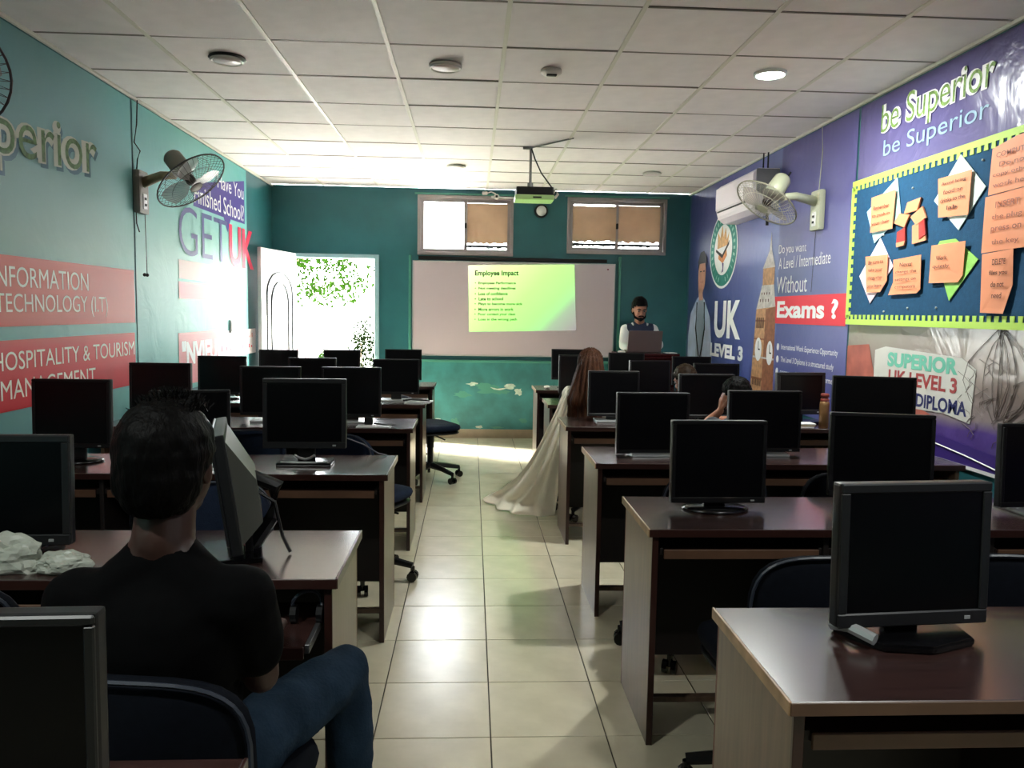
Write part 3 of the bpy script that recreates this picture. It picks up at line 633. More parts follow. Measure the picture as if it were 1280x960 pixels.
mR2 = ramp_mat('lavender_banner_print', 2, 0.70, 2.8, [(0.0, (70, 48, 128)), (0.09, (88, 66, 140)), (0.12, (150, 136, 136)), (0.2, (146, 130, 122)), (0.34, (160, 152, 144)), (0.37, (122, 118, 140)), (0.6, (112, 108, 150)), (0.9, (96, 88, 138)), (1.0, (78, 70, 120))], rough=.24, noisy=.05, bump=0.22)
b = Ban('wall_banner', (XR, 3.0, .7), 'lavender glossy banner on the right wall reading be Superior above the blue noticeboard', FR)
b.add(wrinkled('vinyl_sheet', FR, -4.97, 2.5, 0.71, 2.77, mR2, None, 12.0, amp=.0028))
for sfx, m, n, bo in (('lettering_outline', M_wtxt, .0088, .065), ('lettering', M_gtxt2, .0098, -.004)):
    b.text(sfx, 'be Superior', -4.70, -3.67, 2.495, 2.715, m, n=n, bold=bo, dz=-.0)
b.text('lettering_reflection', 'be Superior', -4.66, -3.70, 2.375, 2.50, mat('ice_blue_print', (150, 182, 204), .4), n=.0082, bold=.0)
b.flat('red_patch', [(-4.97, .9), (-4.66, .86), (-4.62, 1.1), (-4.7, 1.28), (-4.97, 1.26)], mat('brick_red_print', (176, 96, 82), .4, var=.3, vscale=6))
b.flat('red_patch', [(-4.3, .78), (-3.95, .80), (-4.0, .93), (-4.2, .97), (-4.42, .9)], MATS['brick_red_print'], n=.0072)
b.flat('white_patch', [(-4.62, .93), (-4.62, 1.25), (-4.5, 1.275), (-3.78, 1.25), (-3.66, 1.2), (-3.68, .93), (-3.9, .955)], mat('milky_print', (206, 204, 196), .4, var=.08, vscale=4), n=.0078)
b.text('lettering', 'SUPERIOR', -4.47, -3.80, 1.16, 1.245, mat('aqua_print', (110, 190, 165), .4), n=.0088, bold=.05)
b.text('lettering', 'UK LEVEL 3', -4.45, -3.80, 1.065, 1.145, mat('brick_text_print', (160, 60, 60), .4), n=.0088, bold=.03)
b.text('lettering', 'AND DIPLOMA', -4.42, -3.71, .96, 1.035, mat('navy_text_print', (40, 44, 96), .4), n=.0088, bold=.03)
# printed bare plant
bmm = NB(); random.seed(2)
for k in range(13):
    u0 = -3.50+random.uniform(-.03, .03); a = random.uniform(-.2, .2); pts = []
    for j in range(6):
        t = j/5; pts.append(FR(u0+a*math.sin(t*PI*.9)*(1+.3*random.random()), 1.40-t*random.uniform(.4, .44), .008))
    tube(bmm, pts, .0016, 4)
for k in range(26):
    u0 = -3.62+random.uniform(-.12, .28); v0 = random.uniform(.82, 1.2); pts = [FR(u0+.06*math.cos(t*2+k)*t, v0+.05*t, .008) for t in (0, .5, 1, 1.5)]; tube(bmm, pts, .0014, 4)
b.add(obj('printed_plant', bmm, mat('umber_print', (112, 100, 92), .5)))
b.flat('violet_strip', [(-4.97, .72), (-4.97, .83), (-4.2, .86), (-3.4, .80), (-2.4, .84), (0, .8), (2.4, .8), (2.4, .72)], mat('deep_violet_print', (64, 44, 124), .35), n=.0076)
bmm = NB(); tube(bmm, [FR(u, v, .009) for u, v in ((-4.9, .80), (-4.3, .82), (-3.7, .77), (-3.4, .735))], .004, 4); b.add(obj('white_swoosh', bmm, M_wtxt))
b.flat('white_border', R(-4.97, 2.4, .705, .722), M_wtxt, n=.0095)
b.done()

# ================================================================== NOTICEBOARD
nbd = empty('noticeboard', (XR, 4.1, 1.4), label='blue felt noticeboard with scalloped lime paper border on the right wall', cat='noticeboard')
M_felt = mat('blue_felt', (18, 74, 110), .95, var=.12, vscale=50, bump=.2, bscale=200); M_lime = mat('lime_paper', (186, 226, 92), .6)
BU0, BU1, BV0, BV1 = -4.965, -3.05, 1.41, 2.295
k_ = [flat('felt_panel', FR, R(BU0, BU1, BV0, BV1), .008, .03, M_felt)]
def scallop(a0, a1, base, sgn, horiz, nm):
    n = max(2, int(abs(a1-a0)/.052)); pts = [(a0, base), (a1, base)]; st = (a0-a1)/n
    for i in range(n):
        x = a1+st*i; d = base+sgn*.033; e = base+sgn*.062
        pts += [(x, d), (x+st*.28, d), (x+st*.22, e), (x+st*.82, e), (x+st*.76, d)]
    pts.append((a0, base+sgn*.033))
    if not horiz: pts = [(v, u) for u, v in pts]
    bmm = NB(); prism(bmm, pts, FR, .031, .034); fixn(bmm); bmesh.ops.triangulate(bmm, faces=[f for f in bmm.faces if len(f.verts) > 4]); return obj(nm, bmm, M_lime)
k_ += [scallop(BU0, BU1, BV1+.008, -1, True, 'scalloped_border'), scallop(BU0, BU1, BV0-.012, 1, True, 'scalloped_border'), scallop(BV0+.03, BV1-.03, BU0-.006, 1, False, 'scalloped_border')]
for (u, v) in ((-4.27, 2.16), (-4.5, 1.48), (-4.25, 1.50), (-4.55, 1.93), (-3.68, 2.2), (-3.98, 1.5)):
    bmm = NB(); sph(bmm, FR(u, v, .034), .006, 8); k_.append(obj('pin', bmm, M_white))
loc_to(nbd, k_)
M_org = mat('orange_paper', (240, 152, 108), .6, var=.05, vscale=5); M_cy = mat('pale_cyan_paper', (176, 226, 232), .6); M_pk = mat('pale_pink_paper', (238, 214, 226), .6); M_wh = mat('mint_white_paper', (214, 232, 226), .6); M_lm2 = mat('lime_card', (150, 214, 96), .6)
M_ink = mat('dark_ink', (70, 26, 20), .6); M_ink2 = mat('faint_ink', (160, 92, 70), .6)
def note(label, back, backm, front, lines, box_, ink=M_ink, tilt=0.0):
    cu_ = sum(p[0] for p in front)/len(front); cv_ = sum(p[1] for p in front)/len(front)
    o = empty('paper_note', (XR, -cu_, cv_), label=label, cat='paper note', group='orange paper notes on the noticeboard'); ks = []
    if back: ks.append(flat('backing_card', FR, back, .034, .037, backm))
    # slightly curled sheet
    bmm = NB(); hh_ = max(abs(p[1]-cv_) for p in front); fr2 = lambda u, v, n: FR(u, v, n+.009*((v-cv_)/hh_)**2); prism(bmm, front, fr2, .040, .0415); fixn(bmm); ks.append(obj('orange_sheet', bmm, M_org))
    u0, u1, v0, v1 = box_; n = len(lines)
    for i, s in enumerate(lines):
        h = (v1-v0)/n; z = v1-h*(i+1)+h*.22; sc_ = min(1, len(s)/11+.15); c = (u0+u1)/2; hw = (u1-u0)/2*sc_
        ks.append(text('note_text', s, FR, c-hw, c+hw, z, z+h*.5, ink, n=.055, bold=.008, dz=tilt))
    loc_to(o, ks); return o
note('orange note pinned over a pale cyan card at the upper left of the noticeboard', [(-4.76, 2.09), (-4.43, 2.245), (-4.37, 2.02), (-4.65, 1.89)], M_cy, [(-4.69, 2.165), (-4.415, 2.175), (-4.43, 1.955), (-4.68, 1.955)], ['Remember', 'to push in', 'your chair'], (-4.66, -4.46, 1.98, 2.12))
note('orange note over a white diamond card, upper right, reading Avoid bring food or drinks', [(-4.055, 2.06), (-3.85, 2.26), (-3.64, 2.07), (-3.83, 1.885)], M_wh, [(-4.01, 2.165), (-3.735, 2.165), (-3.74, 1.95), (-3.99, 1.965)], ['Avoid bring', 'food or', 'drinks to the', 'lab'], (-3.97, -3.77, 1.985, 2.15))
note('orange note over a pale pink card at the lower left of the noticeboard', [(-4.81, 1.70), (-4.58, 1.915), (-4.42, 1.74), (-4.66, 1.53)], M_pk, [(-4.72, 1.815), (-4.46, 1.81), (-4.47, 1.66), (-4.53, 1.595), (-4.69, 1.595)], ['Be sure to', 'take your', 'things when', 'you leave'], (-4.67, -4.5, 1.61, 1.80))
note('orange note without a card, lower middle, its bottom left corner flared', None, None, [(-4.40, 1.775), (-4.12, 1.785), (-4.12, 1.60), (-4.15, 1.58), (-4.44, 1.575), (-4.40, 1.65)], ['Never', 'change the', 'settings on', 'computers'], (-4.36, -4.15, 1.595, 1.765))
note('orange note over a lime green card, lower right, reading Work quietly', [(-4.02, 1.80), (-3.98, 1.845), (-3.85, 1.845), (-3.66, 1.73), (-3.87, 1.535)], M_lm2, [(-4.03, 1.825), (-3.745, 1.825), (-3.76, 1.66), (-3.79, 1.625), (-4.04, 1.63)], ['Work', 'quietly'], (-4.02, -3.84, 1.69, 1.78))
note('long hanging orange paper strip at the right edge, upper sheet headed COMPUTER', None, None, [(-3.60, 2.235), (-3.44, 2.26), (-3.2, 2.27), (-3.2, 2.03), (-3.6, 2.02)], ['COMPUTER', 'Do not', 'copy others', 'work here'], (-3.57, -3.30, 2.04, 2.22), ink=M_ink2)
note('second sheet of the long orange strip, headed INSERT, in the middle', None, None, [(-3.62, 2.015), (-3.2, 2.03), (-3.2, 1.765), (-3.62, 1.755)], ['INSERT', 'the plug', 'press on', 'the key'], (-3.57, -3.34, 1.77, 2.0), ink=M_ink2)
note('lowest sheet of the long orange strip, headed DELETE', None, None, [(-3.615, 1.75), (-3.40, 1.76), (-3.40, 1.60), (-3.44, 1.47), (-3.60, 1.475)], ['DELETE', 'files you', 'do not', 'need'], (-3.55, -3.42, 1.53, 1.735))
# recycling-like ring of small folded orange cards
o = empty('paper_emblem', (XR, 4.25, 1.95), label='ring of five small folded orange cards with red undersides in the middle of the noticeboard', cat='paper craft'); ks = []
M_rd = mat('red_card', (176, 34, 26), .5)
for pts, m, n in (([(-4.33, 2.025), (-4.30, 2.085), (-4.17, 2.095), (-4.20, 2.03)], M_org, .037), ([(-4.43, 1.985), (-4.38, 2.035), (-4.27, 2.015), (-4.32, 1.95)], M_org, .037), ([(-4.26, 2.0), (-4.15, 2.045), (-4.11, 1.98), (-4.2, 1.95)], M_org, .038), ([(-4.24, 1.95), (-4.13, 1.975), (-4.1, 1.86), (-4.23, 1.85)], M_org, .036), ([(-4.17, 1.955), (-4.12, 1.975), (-4.1, 1.89), (-4.16, 1.87)], M_rd, .040), ([(-4.39, 1.93), (-4.31, 1.95), (-4.30, 1.87), (-4.39, 1.86)], M_rd, .037), ([(-4.39, 1.87), (-4.30, 1.875), (-4.31, 1.85), (-4.385, 1.845)], M_org, .039)):
    ks.append(flat('folded_card', FR, pts, n-.003, n+.006, m))
loc_to(o, ks)

# ================================================================== WALL UNITS
ac = empty('air_conditioner', (XR-.012, 6.73, 2.28), label='white split air conditioner high on the right wall above the round emblem', cat='air conditioner')
bm = NB(); prof = [(0, .0), (.13, -.0), (.185, .045), (.205, .12), (.205, .31), (.17, .34), (0, .34)]
a_ = [bm.verts.new((-p, -.48, z)) for p, z in prof]; c_ = [bm.verts.new((-p, .48, z)) for p, z in prof]; bm.faces.new(a_); bm.faces.new(c_[::-1])
for i in range(len(prof)): bm.faces.new((a_[i], c_[i], c_[(i+1) % len(prof)], a_[(i+1) % len(prof)]))
fixn(bm); obj('casing', bm, mat('ac_white', (226, 216, 222), .35), ac)
obj('end_cap', box(NB(), -.19, 0, -.495, -.48, .01, .335, .006), mat('ac_grey_end', (128, 128, 128), .5), ac)
obj('front_panel', box(NB(), -.213, -.204, -.475, .475, .115, .31, .003), MATS['ac_white'], ac)
obj('air_slot', box(NB(), -.2085, -.198, -.44, .44, .094, .106, .001), M_black, ac)
obj('louvre', box(NB(), -.19, -.183, -.44, .44, .03, .09, .002, ), MATS['ac_white'], ac)
bm = NB(); tube(bm, [(-.03, -.3, .34), (-.03, -.3, .5)], .007, 6); tube(bm, [(-.05, -.25, .34), (-.05, -.25, .5)], .006, 6); obj('cable', bm, M_black, ac)
bm = NB(); tube(bm, [(-.05, -.38, .02), (-.05, -.39, -.1)], .012, 6); obj('drain_hose', bm, M_black, ac)

def wall_fan(label, plate, side, motor, center, nrm, R_, m_body, m_cage, arm_m):
    """plate: centre on the wall; motor/center relative to it"""
    o = empty('wall_fan', plate, label=label, cat='fan', group='wall-mounted fans')
    s = side
    bm = NB(); box(bm, 0 if s > 0 else -.045, .045 if s > 0 else 0, -.075, .075, -.15, .13, .018, seg=2); obj('wall_plate', bm, m_body, o)
    bm = NB(); box(bm, s*.045-.004, s*.045+.006, -.03, .03, -.12, -.02, .003); obj('switch_panel', bm, M_white, o)
    bm = NB(); box(bm, s*.053-.003, s*.053+.003, -.01, .01, -.10, -.085); box(bm, s*.053-.003, s*.053+.003, -.01, .01, -.06, -.045); obj('slot', bm, M_black, o)
    n = Vector(nrm).normalized(); c = Vector(center); mt = Vector(motor)
    bm = NB(); tube(bm, [(s*.03, 0, .05), mt*.55+Vector((0, 0, .035)), mt*.85], [.035, .028, .024], 10); obj('arm', bm, arm_m, o, smooth=True)
    q = n.to_track_quat('Z', 'Y').to_matrix().to_4x4(); base = c - n*.06
    T_ = Matrix.Translation(c) @ q
    bm = NB(); lathe(bm, [(.045, -.23), (.06, -.21), (.064, -.10), (.05, -.075), (.02, -.07)], n=20, M=T_); obj('motor_housing', bm, m_body, o, smooth=True)
    bm = NB(); rod(bm, T_ @ Vector((0.04, 0, -.235)), T_ @ Vector((.04, 0, -.265)), .006); obj('knob', bm, M_gry, o)
    bm = NB(); lathe(bm, [(.03, -.05), (.034, .0), (.026, .018), (.002, .022)], n=16, M=T_); obj('hub', bm, mat('dark_hub', (48, 40, 38), .4), o, smooth=True)
    for k in range(3):
        bm = NB(); a0 = 2*PI*k/3+.4; g = []
        for i in range(7):
            r = .03+(R_*.86-.03)*i/6; wdt = .35+.55*math.sin(PI*min(1, (i+1.2)/7.5)); row = []
            for j in range(5):
                a = a0+(j/4-.5)*wdt*1.5; row.append(bm.verts.new(T_ @ Vector((r*math.cos(a), r*math.sin(a), -.012+.035*(j/4-.5)))))
            g.append(row)
        for i in range(6):
            for j in range(4): bm.faces.new((g[i][j], g[i+1][j], g[i+1][j+1], g[i][j+1]))
        obj('blade', bm, mat('smoky_blade', (190, 182, 178), .25, alpha=.55), o, smooth=True)
    for nm, z0_, z1_ in (('front_cage', .055, .0), ('rear_cage', -.07, -.0)):
        bm = NB()
        for k in range(40):
            a = 2*PI*k/40; pts = []
            for i in range(5):
                t = i/4; r = .04+(R_-.04)*t; pts.append(T_ @ Vector((r*math.cos(a), r*math.sin(a), z0_*(1-t**2.5))))
            tube(bm, pts, .0013, 3)
        for rr, zz, th in ((R_, 0.0, .005), (R_*.66, z0_*.65, .0016), (.04, z0_, .003)):
            tube(bm, [T_ @ Vector((rr*math.cos(2*PI*i/32), rr*math.sin(2*PI*i/32), zz)) for i in range(33)], th, 5)
        obj(nm, bm, m_cage, o)
    bm = NB(); lathe(bm, [(.04, .05), (.04, .056), (.001, .058)], n=20, M=T_); obj('cage_badge', bm, m_body, o)
    return o
M_cgd = mat('dark_cage_wire', (70, 62, 62), .35); M_cgl = mat('cream_cage_wire', (172, 168, 148), .4)
wall_fan('aged beige wall fan on the left wall beside the GET UK banner', (XL+.006, 5.36, 2.20), 1, (.32, -.08, .11), (.385, -.10, .055), (.66, -.19, -.78), .24, mat('taupe_fan_plastic', (120, 112, 100), .45), M_cgd, M_beige)
wall_fan('pale cream wall fan on the right wall in front of the air conditioner', (XR-.006, 5.48, 2.20), -1, (-.37, -.083, .08), (-.43, -.10, .02), (-.60, -.17, -.83), .225, M_cream, M_cgl, M_cream)
wall_fan('dark wall fan cut off by the left edge of the photo', (XL+.006, 3.12, 2.31), 1, (.24, -.02, .0), (.31, -.12, -.04), (.45, -.8, -.35), .20, mat('taupe_fan_plastic', (120, 112, 100), .45), M_cgd, M_beige)
def cable(name, pts, label, m=M_black, r=.004):
    o = obj(name, tube(NB(), pts, r, 5), m); return tag(o, label, 'cable')
cable('power_cable', [(XL+.02, 5.36, H-.02), (XL+.02, 5.34, 2.62), (XL+.018, 5.30, 2.50), (XL+.022, 5.38, 2.46), (XL+.02, 5.34, 2.40), (XL+.02, 5.29, 2.2), (XL+.02, 5.30, 1.98), (XL+.02, 5.34, 1.93)], 'thin dark cable looping down the left wall to the beige fan')
o = cable('pull_cord', [(XL+.05, 5.36, 2.05), (XL+.05, 5.37, 1.66)], 'thin pull cord with black beads hanging below the left wall fan', r=.0025)
sph(bb := NB(), (XL+.05, 5.372, 1.65), .012, 8); sph(bb, (XL+.05, 5.33, 1.65), .012, 8); obj('cord_bead', bb, M_black, o)
cable('power_cable', [(XR-.016, 5.50, H-.02), (XR-.018, 5.47, 2.6), (XR-.016, 5.50, 2.34)], 'thin pale cable from ceiling down to the cream fan on the right wall', m=M_cream, r=.003)
cable('pull_cord', [(XR-.03, 5.49, 2.05), (XR-.028, 5.52, 1.62)], 'thin grey pull cord hanging under the cream fan on the right wall', m=M_gry, r=.002)
o = empty('wall_socket', (XL+.009, 7.33, 1.27), label='small white wall socket above the white printed panel on the left wall', cat='socket')
obj('plate', box(NB(), 0, .012, -.06, .06, -.06, .06, .004), M_white, o); obj('slot', box(NB(), .0115, .014, -.05, -.03, -.05, .05), M_black, o)
bm = NB(); box(bm, .0115, .014, .0, .03, .0, .018); box(bm, .0115, .014, .0, .012, -.04, -.022); obj('switch', bm, M_gry, o)

# ================================================================== DESKS
DT = 0.745
RY = [1.33, 2.46, 3.57, 4.73, 5.87, 6.99]          # front edges, right-hand desks
LY = [0.72, 1.99, 3.29, 4.60, 5.79, 7.21]          # left-hand desks
ORD = ['first', 'second', 'third', 'fourth', 'fifth', 'sixth']
def desk(x0, x1, yf, side, label, pulled=None, worn=False, dep=0.455):
    """x0 is the aisle end"""
    s = 1 if x1 > x0 else -1; o = empty('computer_desk', (x0, yf, 0), label=label, cat='desk', group='long computer desks in rows')
    L_ = abs(x1-x0)
    def bx(nm, a, b, c, d, e, f, m, bev=.002, par=o, lab=None): return obj(nm, box(NB(), min(s*a, s*b), max(s*a, s*b), c, d, e, f, bev), m, par, label=lab)
    bx('desk_top', 0.002, L_, 0, dep, DT-.024, DT, M_wood)
    bx('edge_band', -.003, .003, -.001, dep+.001, DT-.026, DT+.0006, M_edge if side > 0 else M_edged, .001, lab='worn beige edge band at the aisle end' if side > 0 else None)
    bx('edge_band', 0, L_, -.003, .001, DT-.026, DT-.0006, M_edged if not worn else M_tray, .001)
    bx('side_panel', .014, .034, .02, dep-.004, 0, DT-.026, M_side)
    bx('side_panel_edge', .0135, .0345, .012, .022, 0, DT-.026, M_edged, .001)
    bx('side_panel_edge', .0135, .0345, dep-.006, dep+.002, 0, DT-.026, mat('reddish_edge_band', (90, 38, 28), .4), .001)
    bx('side_panel', L_-.034, L_-.014, .02, dep-.004, 0, DT-.026, M_side)
    bx('modesty_panel', .034, L_-.034, dep-.06, dep-.042, .14, DT-.026, M_dark)
    bx('foot_rail', .034, L_-.034, dep-.30, dep-.27, .075, .095, M_side)
    n = 3; wseg = (L_-.068)/n
    for i in range(1, n): bx('divider_panel', .034+wseg*i-.009, .034+wseg*i+.009, .03, dep-.065, 0.1, DT-.026, M_dark)
    for i in range(n):
        a = .034+wseg*i+.012; b_ = a+wseg-.024; dy = -.125 if pulled == i else .035
        z0 = .60 if pulled == i else .648
        t = bx('keyboard_tray', a+.012, b_-.012, dy, dy+.30, z0, z0+.018, M_wood, .002)
        bx('tray_lip', a+.012, b_-.012, dy-.008, dy, z0-.012, z0+.020, M_tray if pulled != i else M_edged, .002, par=t)
        for e in (a+.004, b_-.006): bx('tray_runner', e-.004, e+.008, dy+.004, dy+.34, z0+.0, z0+.022, M_steel if pulled == i else M_dark, .001, par=t)
    return o
for i, y in enumerate(RY): desk(.586, 2.37, y, 1, ('nearest dark wood desk right of the aisle, pale worn end facing camera' if i == 0 else 'dark wood desk right of the aisle, %s row from the camera' % ORD[i]), worn=(i == 0))
for i, y in enumerate(LY): desk(-.343 if i not in (2,) else -.352, -2.17, y, -1, ('dark wood desk at the bottom left corner under the nearest grey-rimmed monitor' if i == 0 else 'desk with pulled-out keyboard tray in front of the man in black' if i == 1 else 'dark wood desk left of the aisle, %s row from the camera' % ORD[i]), pulled=0 if i == 1 else None)

# ================================================================== MONITORS
def monitor(x, y, w_, h_, zb, yaw, tilt, style, label, bez=None):
    o = empty('monitor', (x, y, DT), math.radians(yaw), label=label, cat='monitor', group='flat computer monitors on the desks')
    body = {'std': M_blk, 'foot': M_blk, 'arc': M_gry, 'grey': M_gry, 'shell': M_gry}[style]
    bz = bez or {'std': .014, 'foot': .013, 'arc': .02, 'grey': .021, 'shell': .02}[style]
    Mx = Matrix.Translation((0, 0, zb-DT)) @ Matrix.Rotation(-math.radians(tilt), 4, 'X')
    hs = NB(); box(hs, -w_/2, w_/2, -.004, .026, 0, h_, .006, Mx, 2); hs_o = obj('housing', hs, body, o)
    bm = NB(); v = []
    for (a, zz0, zz1, yy) in ((w_*.46, h_*.06, h_*.94, .025), (w_*.30, h_*.18, h_*(.8 if style != 'shell' else .55), .058 if style != 'shell' else .085)):
        v.append([bm.verts.new(Mx @ Vector(p)) for p in ((-a, yy, zz0), (a, yy, zz0), (a, yy, zz1), (-a, yy, zz1))])
    for k in range(4): bm.faces.new((v[0][k], v[0][(k+1) % 4], v[1][(k+1) % 4], v[1][k]))
    bm.faces.new(v[1]); bm.faces.new(v[0][::-1]); fixn(bm); obj('back_cover', bm, M_shell if style == 'shell' else body, o, label='pale grey rear shell' if style == 'shell' else None)
    bot = bz*1.5
    bm = NB(); box(bm, -w_/2, w_/2, -.012, -.004, 0, bot, .003, Mx); box(bm, -w_/2, w_/2, -.012, -.004, h_-bz, h_, .003, Mx); box(bm, -w_/2, -w_/2+bz, -.012, -.004, bot, h_-bz, .002, Mx); box(bm, w_/2-bz, w_/2, -.012, -.004, bot, h_-bz, .002, Mx)
    obj('bezel', bm, body, o)
    obj('screen', box(NB(), -w_/2+bz-.001, w_/2-bz+.001, -.0075, -.0035, bot-.001, h_-bz+.001, 0, Mx), M_scr, o)
    bm = NB(); box(bm, w_*.34, w_*.38, -.0135, -.0118, bot*.35, bot*.6, .0005, Mx); obj('power_button', bm, M_silver, hs_o)
    # stand
    gap = zb-DT
    bm = NB(); box(bm, -.04, .04, .028, .05, .008, gap+.12, .006, seg=2); obj('neck', bm, M_blk if style != 'foot' else M_gry, o)
    if style == 'std':
        bm = NB(); lathe(bm, [(.105, 0), (.11, .006), (.095, .014), (.03, .018)], n=28, M=Matrix.Translation((0, .025, 0)) @ Matrix.Diagonal((1.1, .78, 1, 1))); obj('base', bm, M_blkg, o, smooth=True)
    elif style == 'foot':
        bm = NB(); box(bm, -.115, .115, -.055, .10, 0, .012, .005, seg=2); obj('base', bm, M_silver, o, label='flat silver foot')
    elif style == 'arc':
        bm = NB(); box(bm, -.12, .12, -.045, .09, 0, .016, .007, seg=2); obj('base', bm, M_blkg, o)
        bm = NB(); tube(bm, [(-.045+.0225*i, -.010+.012*math.cos((i-2)*.7), .045-.02*math.sin(PI*i/4)) for i in range(5)], .006, 6); tube(bm, [(-.10, -.03, .017), (-.05, -.042, .018), (.05, -.042, .018), (.10, -.03, .017)], .005, 6); obj('silver_arc', bm, M_silver, o, label='curved silver trim on the stand')
    elif style == 'grey':
        bm = NB()
        prism(bm, [(-.13, .0), (-.15, .06), (-.09, .10), (.10, .10), (.14, .05), (.12, -.05), (.0, -.085), (-.10, -.06)], lambda u, v_, n: Vector((u, v_-.0, n)), 0, .018); fixn(bm)
        bmesh.ops.bevel(bm, geom=bm.edges[:], offset=.005, segments=2, affect='EDGES'); obj('base', bm, M_blkg, o)
        bm = NB(); tube(bm, [(-.150, .05, .020), (-.142, .0, .034), (-.112, -.048, .024)], .013, 8); obj('silver_arc', bm, M_silver, o, label='bright silver curved trim on the base')
    else:
        bm = NB(); box(bm, -.10, .11, -.085, .075, 0, .014, .005, seg=2); obj('base', bm, M_blkg, o)
        bm = NB(); tube(bm, [(0, .045, .012), (0, .105, .10), (0, .115, .19), (0, .05, .22)], [.022, .02, .024, .02], 8); obj('stand_arm', bm, M_blk, o)
        bm = NB(); tube(bm, [(.02, .05, .19), (.03, .11, .15), (.04, .13, .05), (.05, .15, .006)], .005, 6); obj('cable', bm, M_gry, o)
    return o
SEAT = ['aisle', 'middle', 'wall']
def ml(side, row, seat, extra):
    s = 'right' if side > 0 else 'left'
    return '%s, %s seat, %s %s desk row' % (extra, SEAT[seat], ORD[row], s)
K = 'black monitor'; 
MON = [  # x, y, w, h, zb, yaw, tilt, style, label
    (.962, 1.60, .352, .312, .779, 5, 2, 'grey', 'large grey-rimmed monitor with silver-trimmed base on the nearest right desk'),
    (.885, 2.70, .342, .295, .776, 1, 2, 'std', ml(1, 1, 0, K+' on an oval base')),
    (1.478, 2.70, .355, .305, .795, -12, 3, 'std', ml(1, 1, 1, K+' turned slightly, thin grey edge')),
    (2.09, 2.70, .345, .305, .765, 4, 2, 'foot', 'monitor with silver foot cut off by the right edge of the photo'),
    (.905, 3.80, .366, .305, .752, 2, 2, 'foot', ml(1, 2, 0, K+' with thin silver top edge')),
    (1.477, 3.82, .371, .308, .762, 0, 2, 'foot', ml(1, 2, 1, K+' hiding a boy, flat silver foot')),
    (2.035, 3.82, .395, .320, .828, -14, 4, 'std', ml(1, 2, 2, K+' in front of the diploma print')),
    (.923, 4.98, .332, .295, .780, 1, 2, 'foot', ml(1, 3, 0, K+' beside the long-haired woman')),
    (1.532, 4.98, .366, .288, .774, 0, 2, 'std', ml(1, 3, 1, K+' beside the boy resting his head')),
    (2.149, 4.96, .343, .275, .806, 8, 2, 'grey', 'grey-rimmed monitor beside the copper bottle near the right wall'),
    (1.415, 6.08, .342, .315, .765, 10, 3, 'foot', ml(1, 4, 1, 'bluish black monitor, bright edge')),
    (1.951, 6.10, .366, .293, .768, 0, 2, 'std', ml(1, 4, 2, K+' below LEVEL 3 print')),
    (.86, 6.08, .345, .30, .815, 0, 2, 'std', ml(1, 4, 0, K+' behind the woman\'s hair')),
    (2.063, 7.20, .365, .27, .785, 0, 2, 'std', ml(1, 5, 2, K+' right of the lectern')),
    (1.446, 7.20, .335, .275, .808, 0, 2, 'std', ml(1, 5, 1, K+' directly before the lectern')),
    (.925, 7.22, .358, .285, .822, 0, 2, 'std', ml(1, 5, 0, K+' against the teal wall')),
    (-.637, .93, .375, .315, .757, 2, 1, 'grey', 'grey-rimmed monitor at the bottom left corner, nearest the camera', .013),
    (-1.318, 2.24, .362, .315, .760, 2, 2, 'grey', 'grey-rimmed monitor behind the crumpled plastic bag'),
    (-1.763, 3.52, .335, .305, .812, 0, 2, 'std', ml(-1, 2, 2, K+' left of the man\'s head')),
    (-1.242, 3.50, .335, .275, .800, 14, 3, 'foot', ml(-1, 2, 1, 'tilted '+K+' behind the man\'s head')),
    (-.741, 3.50, .366, .312, .820, 1, 2, 'arc', 'grey-rimmed monitor with silver arc stand, facing the camera left of the aisle'),
    (-1.896, 4.85, .367, .30, .800, 0, 2, 'std', ml(-1, 3, 2, K+' before the left banner')),
    (-1.233, 4.85, .366, .302, .785, 1, 2, 'foot', ml(-1, 3, 1, K+' with bright top edge')),
    (-.739, 4.85, .362, .308, .780, 1, 2, 'foot', ml(-1, 3, 0, K+' with bright top edge')),
    (-1.890, 6.02, .361, .294, .782, 0, 2, 'std', ml(-1, 4, 2, K+' below the white panel print')),
    (-1.214, 6.02, .362, .285, .786, 0, 2, 'std', ml(-1, 4, 1, K+' before the open doorway')),
    (-.577, 6.02, .354, .270, .798, 1, 2, 'foot', ml(-1, 4, 0, K+' beside scattered papers')),
    (-1.806, 7.42, .362, .270, .787, 0, 2, 'std', ml(-1, 5, 2, K+' before the door leaf')),
    (-1.219, 7.42, .342, .272, .793, 0, 2, 'std', ml(-1, 5, 1, K+' in front of the doorway')),
    (-.642, 7.42, .345, .292, .784, 1, 2, 'foot', ml(-1, 5, 0, K+' left of the whiteboard')),
    (-.668, 2.21, .37, .325, .790, -74, -8, 'shell', 'pale-backed monitor turned sideways on the desk of the man in black'),
]
for m_ in MON: monitor(*m_)

